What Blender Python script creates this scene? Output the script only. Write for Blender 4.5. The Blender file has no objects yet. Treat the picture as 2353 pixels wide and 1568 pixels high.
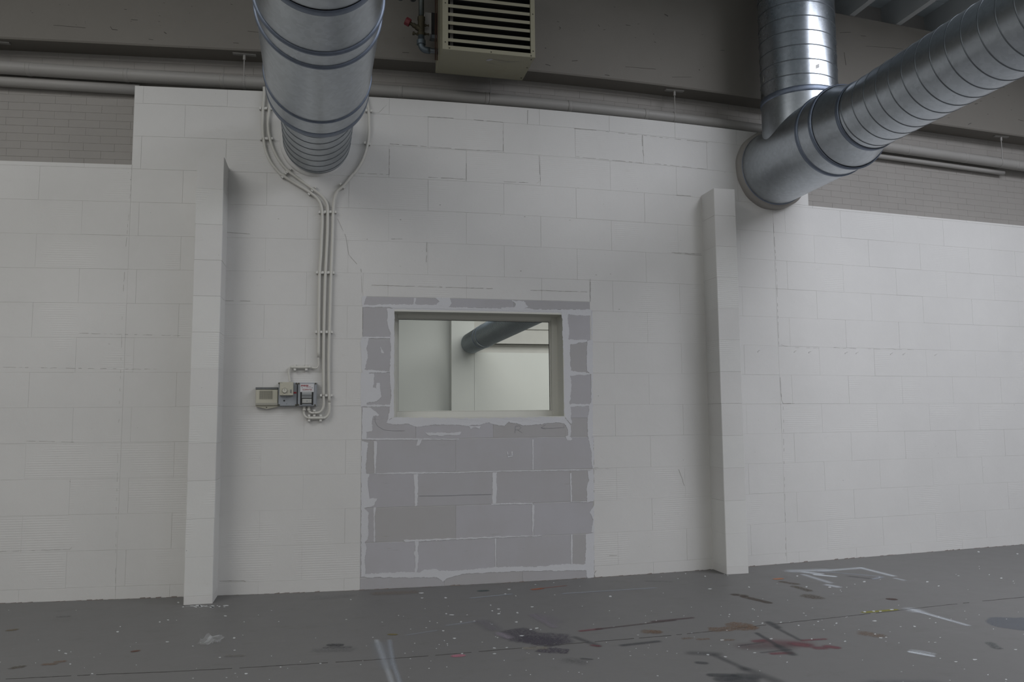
import bpy, bmesh, math, random
import numpy as np
from mathutils import Vector, Matrix

random.seed(7)
RNG = np.random.default_rng(11)
C = bpy.context.scene.collection
SC = bpy.context.scene
PI = math.pi

# ------------------------------------------------------------------ camera
F_PX = 1817.54
YAW, PITCH, ROLL = 0.22464913, 0.09581559, -0.00817813
CAM = np.array([-0.9212084, -5.9725649, 1.2456559])


def cam_axes():
    cy, sy, cp, sp, cr, sr = math.cos(YAW), math.sin(YAW), math.cos(PITCH), math.sin(PITCH), math.cos(ROLL), math.sin(ROLL)
    f = np.array([sy * cp, cy * cp, sp])
    r = np.array([cy, -sy, 0.0])
    u = np.cross(r, f)
    return cr * r + sr * u, -sr * r + cr * u, f


RR, UU, FF = cam_axes()
cam = bpy.data.cameras.new('camera')
cam.sensor_width = 36.0
cam.lens = 36.0 * F_PX / 2353.0
cam.clip_start, cam.clip_end = 0.05, 200
camo = bpy.data.objects.new('camera', cam)
C.objects.link(camo)
m = Matrix.Identity(4)
for i in range(3):
    m[i][0], m[i][1], m[i][2], m[i][3] = RR[i], UU[i], -FF[i], CAM[i]
camo.matrix_world = m
SC.camera = camo

# ------------------------------------------------------------------ world, lights, exposure
w = bpy.data.worlds.new('overcast_sky')
SC.world = w
w.use_nodes = True
w.node_tree.nodes['Background'].inputs[0].default_value = (0.75, 0.85, 1.0, 1)
w.node_tree.nodes['Background'].inputs[1].default_value = 0.5
SC.view_settings.view_transform = 'Standard'
SC.view_settings.look = 'None'
SC.view_settings.gamma = 1.0
SC.view_settings.use_curve_mapping = False
SC.view_settings.exposure = 0.0


def area(name, loc, sx, sy, power, col, rot=(0, 0, 0)):
    l = bpy.data.lights.new(name, 'AREA')
    l.shape = 'RECTANGLE'
    l.size, l.size_y = sx, sy
    l.energy = power
    l.color = col
    o = bpy.data.objects.new(name, l)
    o.location = loc
    o.rotation_euler = rot
    C.objects.link(o)
    return o


CEIL = 5.25
TOP_LIGHTS = [  # x0, x1, y0, y1, power, colour : rooflights of the hall and one added fill
    (2.9, 7.6, -4.6, -2.3, 242, (0.925, 0.935, 1.0)),
    (-6.7, -2.7, -4.6, -2.3, 94, (1.0, 0.975, 0.94)),
    (2.9, 7.6, -9.2, -6.9, 185, (0.94, 0.945, 1.0)),
    (-2.4, 1.8, -9.2, -6.9, 75, (1.0, 0.96, 0.89)),  # unseen fill added to brighten the middle of the wall
    (-8.0, -3.6, -9.2, -6.9, 130, (1.0, 0.97, 0.92)),
]
for (x0, x1, y0, y1, p, c) in TOP_LIGHTS:
    area('rooflight_or_fill', ((x0 + x1) / 2, (y0 + y1) / 2, CEIL + 0.03), x1 - x0, y1 - y0, p, c)
area('next_room_daylight', (4.7, 8.5, 4.9), 6.8, 5.0, 275, (1.0, 1.0, 0.95))

# ------------------------------------------------------------------ wall plan and pixel -> surface helpers
XL, XR, XC, WB = -1.75, 2.6, 0.4, 0.024874289
SL = -0.011984776 + 2 * WB * (XC - XL)
SR = -0.005064616 + 2 * WB * (XR - XC)


def W(x):
    """y of the face of the back wall at x (the old wall is slightly out of true)."""
    xc = min(max(x, XL), XR)
    y = WB * (xc - XC) ** 2
    if x < XL:
        y += (XL - x) * SL
    if x > XR:
        y += (x - XR) * SR
    return y


def ray(px, py):
    return FF * F_PX + RR * (px - 1176.5) - UU * (py - 784)


def at(px, py, off=0.0):
    d = ray(px, py)
    t = (off - CAM[1]) / d[1]
    for _ in range(25):
        t = (W(CAM[0] + d[0] * t) + off - CAM[1]) / d[1]
    return CAM + d * t


def aty(px, py, y):
    d = ray(px, py)
    return CAM + d * (y - CAM[1]) / d[1]


def atz(px, py, z=0.0):
    d = ray(px, py)
    return CAM + d * (z - CAM[2]) / d[2]


# ------------------------------------------------------------------ materials
def mat(name, col, rough=0.6, metal=0.0, spec=0.5):
    m = bpy.data.materials.new(name)
    m.use_nodes = True
    b = m.node_tree.nodes['Principled BSDF']
    b.inputs['Base Color'].default_value = (*col, 1)
    b.inputs['Roughness'].default_value = rough
    b.inputs['Metallic'].default_value = metal
    b.inputs['Specular IOR Level'].default_value = spec
    return m


def N(m, t, **kw):
    n = m.node_tree.nodes.new(t)
    for k, v in kw.items():
        setattr(n, k, v)
    return n


def L(m, a, b):
    m.node_tree.links.new(a, b)


def noise(m, scale, detail=4, rough=0.6, vec=None, stretch=None):
    n = N(m, 'ShaderNodeTexNoise')
    n.inputs['Scale'].default_value = scale
    n.inputs['Detail'].default_value = detail
    n.inputs['Roughness'].default_value = rough
    if vec is None:
        vec = N(m, 'ShaderNodeNewGeometry').outputs['Position']
    if stretch:
        mp = N(m, 'ShaderNodeMapping')
        mp.inputs['Scale'].default_value = stretch
        L(m, vec, mp.inputs['Vector'])
        vec = mp.outputs['Vector']
    L(m, vec, n.inputs['Vector'])
    return n.outputs['Fac']


def ramp(m, fac, stops):
    r = N(m, 'ShaderNodeValToRGB')
    while len(r.color_ramp.elements) < len(stops):
        r.color_ramp.elements.new(0.5)
    for e, (p, c) in zip(r.color_ramp.elements, stops):
        e.position = p
        e.color = (*c, 1) if len(c) == 3 else c
    L(m, fac, r.inputs['Fac'])
    return r.outputs['Color']


def mixc(m, fac, a, b, mode='MIX'):
    x = N(m, 'ShaderNodeMix', data_type='RGBA', blend_type=mode)
    for s, v in ((x.inputs['Factor'], fac), (x.inputs['A'], a), (x.inputs['B'], b)):
        if hasattr(v, 'is_linked'):
            L(m, v, s)
        elif isinstance(v, (int, float)):
            s.default_value = v
        else:
            s.default_value = (*v, 1)
    return x.outputs['Result']


def maprange(m, v, a, b, c=0.0, d=1.0, smooth=True):
    x = N(m, 'ShaderNodeMapRange')
    if smooth:
        x.interpolation_type = 'SMOOTHSTEP'
    x.inputs['From Min'].default_value = a
    x.inputs['From Max'].default_value = b
    x.inputs['To Min'].default_value = c
    x.inputs['To Max'].default_value = d
    L(m, v, x.inputs['Value'])
    return x.outputs['Result']


def math_(m, op, a, b=None):
    x = N(m, 'ShaderNodeMath', operation=op)
    for s, v in ((x.inputs[0], a), (x.inputs[1], b)):
        if v is None:
            continue
        if hasattr(v, 'is_linked'):
            L(m, v, s)
        else:
            s.default_value = v
    return x.outputs[0]


def bsdf(m):
    return m.node_tree.nodes['Principled BSDF']


def bump(m, h, strength, dist):
    b = N(m, 'ShaderNodeBump')
    b.inputs['Strength'].default_value = strength
    b.inputs['Distance'].default_value = dist
    L(m, h, b.inputs['Height'])
    prev = bsdf(m).inputs['Normal']
    if prev.is_linked:
        L(m, prev.links[0].from_socket, b.inputs['Normal'])
    L(m, b.outputs['Normal'], prev)


def painted(name, col, var=0.04, specks=True, ribs=0.0, brush=0.4, rough=0.62):
    m = mat(name, col, rough)
    c = np.array(col)
    n1 = noise(m, 1.3, 5)
    base = ramp(m, n1, [(0.3, tuple(c * (1 - var))), (0.7, tuple(c * (1 + var)))])
    if specks:
        n2 = noise(m, 46, 2, 0.5)
        base = mixc(m, maprange(m, n2, 0.775, 0.80, 0, 0.55), base, tuple(c * 0.35))
        n3 = noise(m, 3.1, 6, 0.75, stretch=(1, 1, 2.5))
        base = mixc(m, maprange(m, n3, 0.62, 0.78, 0, 0.22), base, tuple(c * (0.72, 0.69, 0.66)))
    L(m, base, bsdf(m).inputs['Base Color'])
    bump(m, noise(m, 170, 4, 0.6), brush, 0.0012)
    bump(m, noise(m, 14, 5, 0.55), 0.35, 0.0035)
    if ribs:
        wv = N(m, 'ShaderNodeTexWave', wave_type='BANDS', bands_direction='Z', wave_profile='SIN')
        wv.inputs['Scale'].default_value = 19.0
        wv.inputs['Distortion'].default_value = 0.5
        wv.inputs['Detail Scale'].default_value = 0.6
        L(m, N(m, 'ShaderNodeNewGeometry').outputs['Position'], wv.inputs['Vector'])
        mask = maprange(m, noise(m, 2.6, 1, 0.5), 0.5, 0.62)
        bump(m, math_(m, 'MULTIPLY', wv.outputs['Fac'], mask), ribs, 0.0022)
    return m


M_WHITE = painted('white_masonry_paint', (0.66, 0.655, 0.638))
M_WHITE_RIB = painted('white_masonry_paint_combed', (0.66, 0.655, 0.638), ribs=0.26)
M_PIER = painted('pillar_paint', (0.68, 0.68, 0.66), ribs=0.35)
M_CORE = painted('painted_mortar', (0.62, 0.62, 0.605), specks=False)
M_BRICK = painted('grey_painted_brick', (0.315, 0.300, 0.280), var=0.05)
M_BRICKJ = painted('grey_painted_mortar', (0.30, 0.288, 0.272), specks=False)
M_BEAM = painted('beam_paint', (0.205, 0.192, 0.170), var=0.05, rough=0.7)
M_PIPE = painted('grey_painted_pipe', (0.335, 0.325, 0.308), var=0.05, specks=False, rough=0.5)
M_LINING = painted('window_lining_paint', (0.64, 0.64, 0.59), var=0.02, specks=False, brush=0.1, rough=0.5)
M_FILLER = painted('fresh_white_filler', (0.62, 0.625, 0.645), var=0.03, specks=False)
M_CONDUIT = mat('cream_conduit', (0.60, 0.59, 0.545), 0.45)
M_CLAMP = mat('white_clamp', (0.66, 0.655, 0.62), 0.4)
M_DARK = mat('dark_gap', (0.012, 0.012, 0.012), 0.8)


def grey_block():
    m = mat('bare_cellular_block', (0.4, 0.4, 0.42), 0.85)
    oi = N(m, 'ShaderNodeObjectInfo')
    base = ramp(m, oi.outputs['Random'], [(0.0, (0.455, 0.448, 0.472)), (0.35, (0.425, 0.417, 0.418)), (0.6, (0.47, 0.464, 0.49)), (1.0, (0.44, 0.435, 0.45))])
    n = noise(m, 3.0, 5, 0.6)
    base = mixc(m, maprange(m, n, 0.35, 0.7, 0, 0.30), base, (0.40, 0.385, 0.375))
    n = noise(m, 5.0, 6, 0.7, stretch=(1, 1, 7))
    base = mixc(m, maprange(m, n, 0.62, 0.74, 0, 0.45), base, (0.29, 0.27, 0.24))
    n = noise(m, 6.0, 6, 0.7, stretch=(1.2, 1, 6))
    base = mixc(m, maprange(m, n, 0.66, 0.76, 0, 0.4), base, (0.58, 0.58, 0.59))
    L(m, base, bsdf(m).inputs['Base Color'])
    bump(m, noise(m, 300, 3, 0.7), 0.35, 0.001)
    return m


M_GREY = grey_block()


def steel(name, col=(0.47, 0.505, 0.54), rough=0.34, amp=0.05):
    m = mat(name, col, rough, 1.0)
    tc = N(m, 'ShaderNodeTexCoord').outputs['Object']
    v = N(m, 'ShaderNodeTexVoronoi')
    v.inputs['Scale'].default_value = 38
    L(m, tc, v.inputs['Vector'])
    c = np.array(col)
    sp = ramp(m, v.outputs['Color'], [(0.2, tuple(c * (1 - amp))), (0.8, tuple(c * (1 + amp)))])
    n = noise(m, 2.2, 6, 0.7, vec=tc)
    base = mixc(m, maprange(m, n, 0.55, 0.85, 0, 0.25), sp, tuple(c * 0.78))
    n2 = noise(m, 5, 4, 0.6, vec=tc, stretch=(1, 0.4, 1))
    base = mixc(m, maprange(m, n2, 0.70, 0.80, 0, 0.25), base, tuple(c * 0.5))
    L(m, base, bsdf(m).inputs['Base Color'])
    L(m, maprange(m, n, 0.3, 0.8, rough - 0.03, rough + 0.05, False), bsdf(m).inputs['Roughness'])
    bump(m, noise(m, 5, 2, 0.4, vec=tc), 0.05, 0.01)
    return m


M_STEEL = steel('galvanised_steel')
M_STEEL_V = steel('galvanised_steel_bright', (0.50, 0.54, 0.59), 0.27, 0.06)
M_SEAM = steel('seam_steel', (0.20, 0.22, 0.24), 0.45)
M_BAND = steel('band_steel', (0.22, 0.255, 0.32), 0.5)

# ------------------------------------------------------------------ mesh helpers


def tag(o, label=None, cat=None, group=None, kind=None):
    if label:
        o['label'] = label
    if cat:
        o['category'] = cat
    if group:
        o['group'] = group
    if kind:
        o['kind'] = kind
    return o


def empty(name, loc, label, cat, group=None):
    o = bpy.data.objects.new(name, None)
    o.empty_display_size = 0.1
    o.location = Vector(loc)
    C.objects.link(o)
    return tag(o, label, cat, group)


def mk(name, verts, faces, m, parent=None, smooth=False, flip=False):
    me = bpy.data.meshes.new(name)
    vv = np.array(verts, float)
    po = np.zeros(3)
    p = parent
    while p is not None:
        po = po + np.array(p.location)
        p = p.parent
    vv = vv - po
    me.from_pydata(vv.tolist(), [], [tuple(reversed(f)) if flip else tuple(f) for f in faces])
    me.materials.append(m)
    if smooth:
        me.polygons.foreach_set('use_smooth', [True] * len(me.polygons))
    me.update()
    o = bpy.data.objects.new(name, me)
    C.objects.link(o)
    if parent is not None:
        o.parent = parent
    return o


class MB:
    def __init__(s):
        s.v, s.f = [], []

    def add(s, v, f):
        n = len(s.v)
        s.v += [tuple(map(float, q)) for q in v]
        s.f += [tuple(i + n for i in q) for q in f]
        return s

    def box(s, x0, x1, y0, y1, z0, z1):
        v = [(x0, y0, z0), (x1, y0, z0), (x1, y1, z0), (x0, y1, z0), (x0, y0, z1), (x1, y0, z1), (x1, y1, z1), (x0, y1, z1)]
        return s.add(v, [(0, 3, 2, 1), (4, 5, 6, 7), (0, 1, 5, 4), (1, 2, 6, 5), (2, 3, 7, 6), (3, 0, 4, 7)])

    def cbox(s, x0, x1, y0, y1, z0, z1, b=0.003):
        """box with chamfered edges towards the room (-y)"""
        v = [(x0 + b, y0, z0 + b), (x1 - b, y0, z0 + b), (x1 - b, y0, z1 - b), (x0 + b, y0, z1 - b),
             (x0, y0 + b, z0), (x1, y0 + b, z0), (x1, y0 + b, z1), (x0, y0 + b, z1),
             (x0, y1, z0), (x1, y1, z0), (x1, y1, z1), (x0, y1, z1)]
        f = [(0, 1, 2, 3), (4, 5, 1, 0), (5, 6, 2, 1), (6, 7, 3, 2), (7, 4, 0, 3),
             (8, 9, 5, 4), (9, 10, 6, 5), (10, 11, 7, 6), (11, 8, 4, 7), (11, 10, 9, 8)]
        return s.add(v, f)

    def tube(s, pts, r, n=12, caps=True):
        P = np.array(pts, float)
        T = np.gradient(P, axis=0)
        T /= np.linalg.norm(T, axis=1)[:, None]
        ref = np.array([0, 0, 1.0]) if abs(T[0][2]) < 0.9 else np.array([1.0, 0, 0])
        a = np.cross(T[0], ref)
        a /= np.linalg.norm(a)
        vs = []
        rr = r if hasattr(r, '__len__') else [r] * len(P)
        for i in range(len(P)):
            a = a - T[i] * (a @ T[i])
            a /= np.linalg.norm(a)
            b = np.cross(T[i], a)
            for k in range(n):
                t = 2 * PI * k / n
                vs.append(P[i] + rr[i] * (a * math.cos(t) + b * math.sin(t)))
        fs = []
        for i in range(len(P) - 1):
            for k in range(n):
                k2 = (k + 1) % n
                fs.append((i * n + k, i * n + k2, (i + 1) * n + k2, (i + 1) * n + k))
        if caps:
            fs.append(tuple(reversed(range(n))))
            fs.append(tuple((len(P) - 1) * n + k for k in range(n)))
        return s.add(vs, fs)

    def lathe(s, o, d, prof, n=48, caps=False):
        """prof: (distance along d, radius)"""
        o = np.array(o, float)
        d = np.array(d, float)
        d = d / np.linalg.norm(d)
        ref = np.array([0, 0, 1.0]) if abs(d[2]) < 0.9 else np.array([1.0, 0, 0])
        a = np.cross(d, ref)
        a /= np.linalg.norm(a)
        b = np.cross(d, a)
        vs = []
        for (t, r) in prof:
            for k in range(n):
                q = 2 * PI * k / n
                vs.append(o + d * t + r * (a * math.cos(q) + b * math.sin(q)))
        fs = []
        for i in range(len(prof) - 1):
            for k in range(n):
                k2 = (k + 1) % n
                fs.append((i * n + k, i * n + k2, (i + 1) * n + k2, (i + 1) * n + k))
        if caps:
            fs.append(tuple(reversed(range(n))))
            fs.append(tuple((len(prof) - 1) * n + k for k in range(n)))
        return s.add(vs, fs)

    def build(s, name, m, parent=None, smooth=False, flip=False):
        return mk(name, s.v, s.f, m, parent, smooth, flip)


def autosmooth(o, ang=35):
    me = o.data
    me.polygons.foreach_set('use_smooth', [True] * len(me.polygons))
    bm = bmesh.new()
    bm.from_mesh(me)
    for e in bm.edges:
        if len(e.link_faces) == 2 and e.calc_face_angle(0) > math.radians(ang):
            e.smooth = False
    bm.to_mesh(me)
    bm.free()
    return o


def helix(o, d, length, r, pitch, parent, m, m_seam, name='spiral_pipe', n=72, h=0.0030, wd=0.0062, phase=0.0, sgn=1):
    """Spiral-seam pipe: skin and the raised seam rib that winds round it."""
    o = np.array(o, float)
    d = np.array(d, float)
    d = d / np.linalg.norm(d)
    ref = np.array([0, 0, 1.0]) if abs(d[2]) < 0.9 else np.array([1.0, 0, 0])
    a = np.cross(d, ref)
    a /= np.linalg.norm(a)
    b = np.cross(d, a)
    skin = MB()
    steps = max(2, int(length / 0.25))
    skin.lathe(o, d, [(length * i / steps, r) for i in range(steps + 1)], n)
    ob = skin.build(name, m, parent, smooth=True)
    prof = [(-wd * 0.9, -0.0008), (-wd * 0.45, h * 0.85), (0, h), (wd * 0.45, h * 0.85), (wd * 0.9, -0.0008)]
    turns = int(math.ceil(length / pitch)) + 1
    vs, fs = [], []
    cnt = 0
    npf = len(prof)
    for i in range(turns * n + 1):
        s0 = pitch * (i / n + phase) - pitch
        if s0 < wd or s0 > length - wd:
            continue
        q = 2 * PI * i / n * sgn
        for (ds, dr) in prof:
            vs.append(o + d * (s0 + ds) + (r + dr) * (a * math.cos(q) + b * math.sin(q)))
        if cnt:
            for k in range(npf - 1):
                p0 = (cnt - 1) * npf + k
                fs.append((p0, p0 + 1, p0 + npf + 1, p0 + npf))
        cnt += 1
    mk('spiral_seam', vs, fs, m_seam, ob, smooth=True)
    return ob


def rough_poly(pts, off=-0.0016, thick=0.003, jit=1.3, step=4.0, on='wall', base=None):
    """A thin lump of paint or filler with a ragged edge, on the wall (or floor)."""
    P = [np.array(p, float) for p in pts]
    out = []
    for i, p in enumerate(P):
        q = P[(i + 1) % len(P)]
        n = max(1, int(np.hypot(*(q - p)) / step))
        for k in range(n):
            c = p + (q - p) * k / n
            out.append(c + (RNG.random(2) - 0.5) * .7 * jit)
    n = len(out)
    # ragged edge: wandering offset plus a little fine tearing
    wob = np.cumsum(RNG.normal(size=(n, 2)), axis=0) * .8
    k_ = min(9, max(3, n // 8))
    wob = wob - np.stack([np.convolve(np.r_[wob[-k_:, c], wob[:, c], wob[:k_, c]], np.ones(2 * k_ + 1) / (2 * k_ + 1), 'valid') for c in (0, 1)], 1)
    out = [np.array(o_) + np.clip(w_, -1.1, 1.1) * min(jit, 1.0) * .8 for o_, w_ in zip(out, wob)]
    if on == 'wall':
        fr = [at(x, y, off) for x, y in out]
        bk = [p + np.array([0, thick, 0]) for p in fr]
    else:
        fr = [atz(x, y, 0.0) for x, y in out]
        bk = [p + np.array([0, 0, -0.001]) for p in fr]
        fr = [p + np.array([0, 0, thick]) for p in fr]
    f = [tuple(range(n))] + [(i, i + n, (i + 1) % n + n, (i + 1) % n) for i in range(n)]
    return fr + bk, f


def wall_grid(us, zs, keep, y0, y1):
    """Solid following the wall plan: y0, y1 offsets from W."""
    nu, nz = len(us), len(zs)
    v = []
    for off in (y0, y1):
        for z in zs:
            for u in us:
                v.append((u, W(u) + off, z))
    ix = lambda s, i, j: s * nu * nz + j * nu + i
    f = []
    K = lambda i, j: 0 <= i < nu - 1 and 0 <= j < nz - 1 and keep((us[i] + us[i + 1]) / 2, (zs[j] + zs[j + 1]) / 2)
    for j in range(nz - 1):
        for i in range(nu - 1):
            if not K(i, j):
                continue
            f.append((ix(0, i, j), ix(0, i + 1, j), ix(0, i + 1, j + 1), ix(0, i, j + 1)))
            f.append((ix(1, i, j), ix(1, i, j + 1), ix(1, i + 1, j + 1), ix(1, i + 1, j)))
            if not K(i - 1, j):
                f.append((ix(0, i, j), ix(0, i, j + 1), ix(1, i, j + 1), ix(1, i, j)))
            if not K(i + 1, j):
                f.append((ix(0, i + 1, j), ix(1, i + 1, j), ix(1, i + 1, j + 1), ix(0, i + 1, j + 1)))
            if not K(i, j - 1):
                f.append((ix(0, i, j), ix(1, i, j), ix(1, i + 1, j), ix(0, i + 1, j)))
            if not K(i, j + 1):
                f.append((ix(0, i, j + 1), ix(0, i + 1, j + 1), ix(1, i + 1, j + 1), ix(1, i, j + 1)))
    return v, f


UMIN, UMAX = -7.5, 9.5


def urange(extra=(), step=0.3):
    a = set(np.round(np.arange(UMIN, UMAX + 1e-6, step), 4).tolist()) | set(extra) | {XL, XR}
    a = sorted(a)
    out = [a[0]]
    for q in a[1:]:
        if q - out[-1] > 1e-4:
            out.append(q)
    return out


# key outline of the block wall
RAISE_L, RAISE_R, TOP_RAISE, TOP_L, TOP_R = -2.376, 3.215, 3.722, 3.118, 3.106
PU0, PU1, PZ = -0.700, 1.087, 2.160        # bricked-up doorway
WU0, WU1, WZ0, WZ1 = -0.466, 0.859, 1.247, 2.052  # window opening in it


def top_at(u):
    return TOP_L if u < RAISE_L else (TOP_R if u > RAISE_R else TOP_RAISE)


# ------------------------------------------------------------------ structure: floor
def floor_material():
    m = mat('painted_concrete_floor', (0.115, 0.115, 0.113), 0.55)
    pos = N(m, 'ShaderNodeNewGeometry').outputs['Position']
    n1 = noise(m, 0.9, 6, 0.65)
    base = ramp(m, n1, [(0.3, (0.143, 0.141, 0.138)), (0.7, (0.165, 0.163, 0.160))])
    n2 = noise(m, 4.5, 8, 0.75, stretch=(1, 1.6, 1))
    base = mixc(m, maprange(m, n2, 0.52, 0.74, 0, 0.5), base, (0.115, 0.112, 0.104))
    n4 = noise(m, 2.4, 9, 0.8, stretch=(0.7, 2.2, 1))
    base = mixc(m, maprange(m, n4, 0.56, 0.72, 0, 0.5), base, (0.19, 0.19, 0.19))
    n3 = noise(m, 26, 3, 0.7)
    base = mixc(m, maprange(m, n3, 0.66, 0.74, 0, 0.35), base, (0.23, 0.23, 0.225))
    L(m, base, bsdf(m).inputs['Base Color'])
    L(m, maprange(m, n1, 0.3, 0.7, 0.42, 0.62, False), bsdf(m).inputs['Roughness'])
    bsdf(m).inputs['Specular IOR Level'].default_value = 0.4
    bump(m, noise(m, 60, 6, 0.7), 0.25, 0.002)
    return m


M_FLOOR = floor_material()
XA, XB, YA = -9.5, 11.5, -11.5
floor = MB().box(XA, XB, YA, 15.0, -0.15, 0.0).build('floor', M_FLOOR)
tag(floor, kind='structure')

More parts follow.
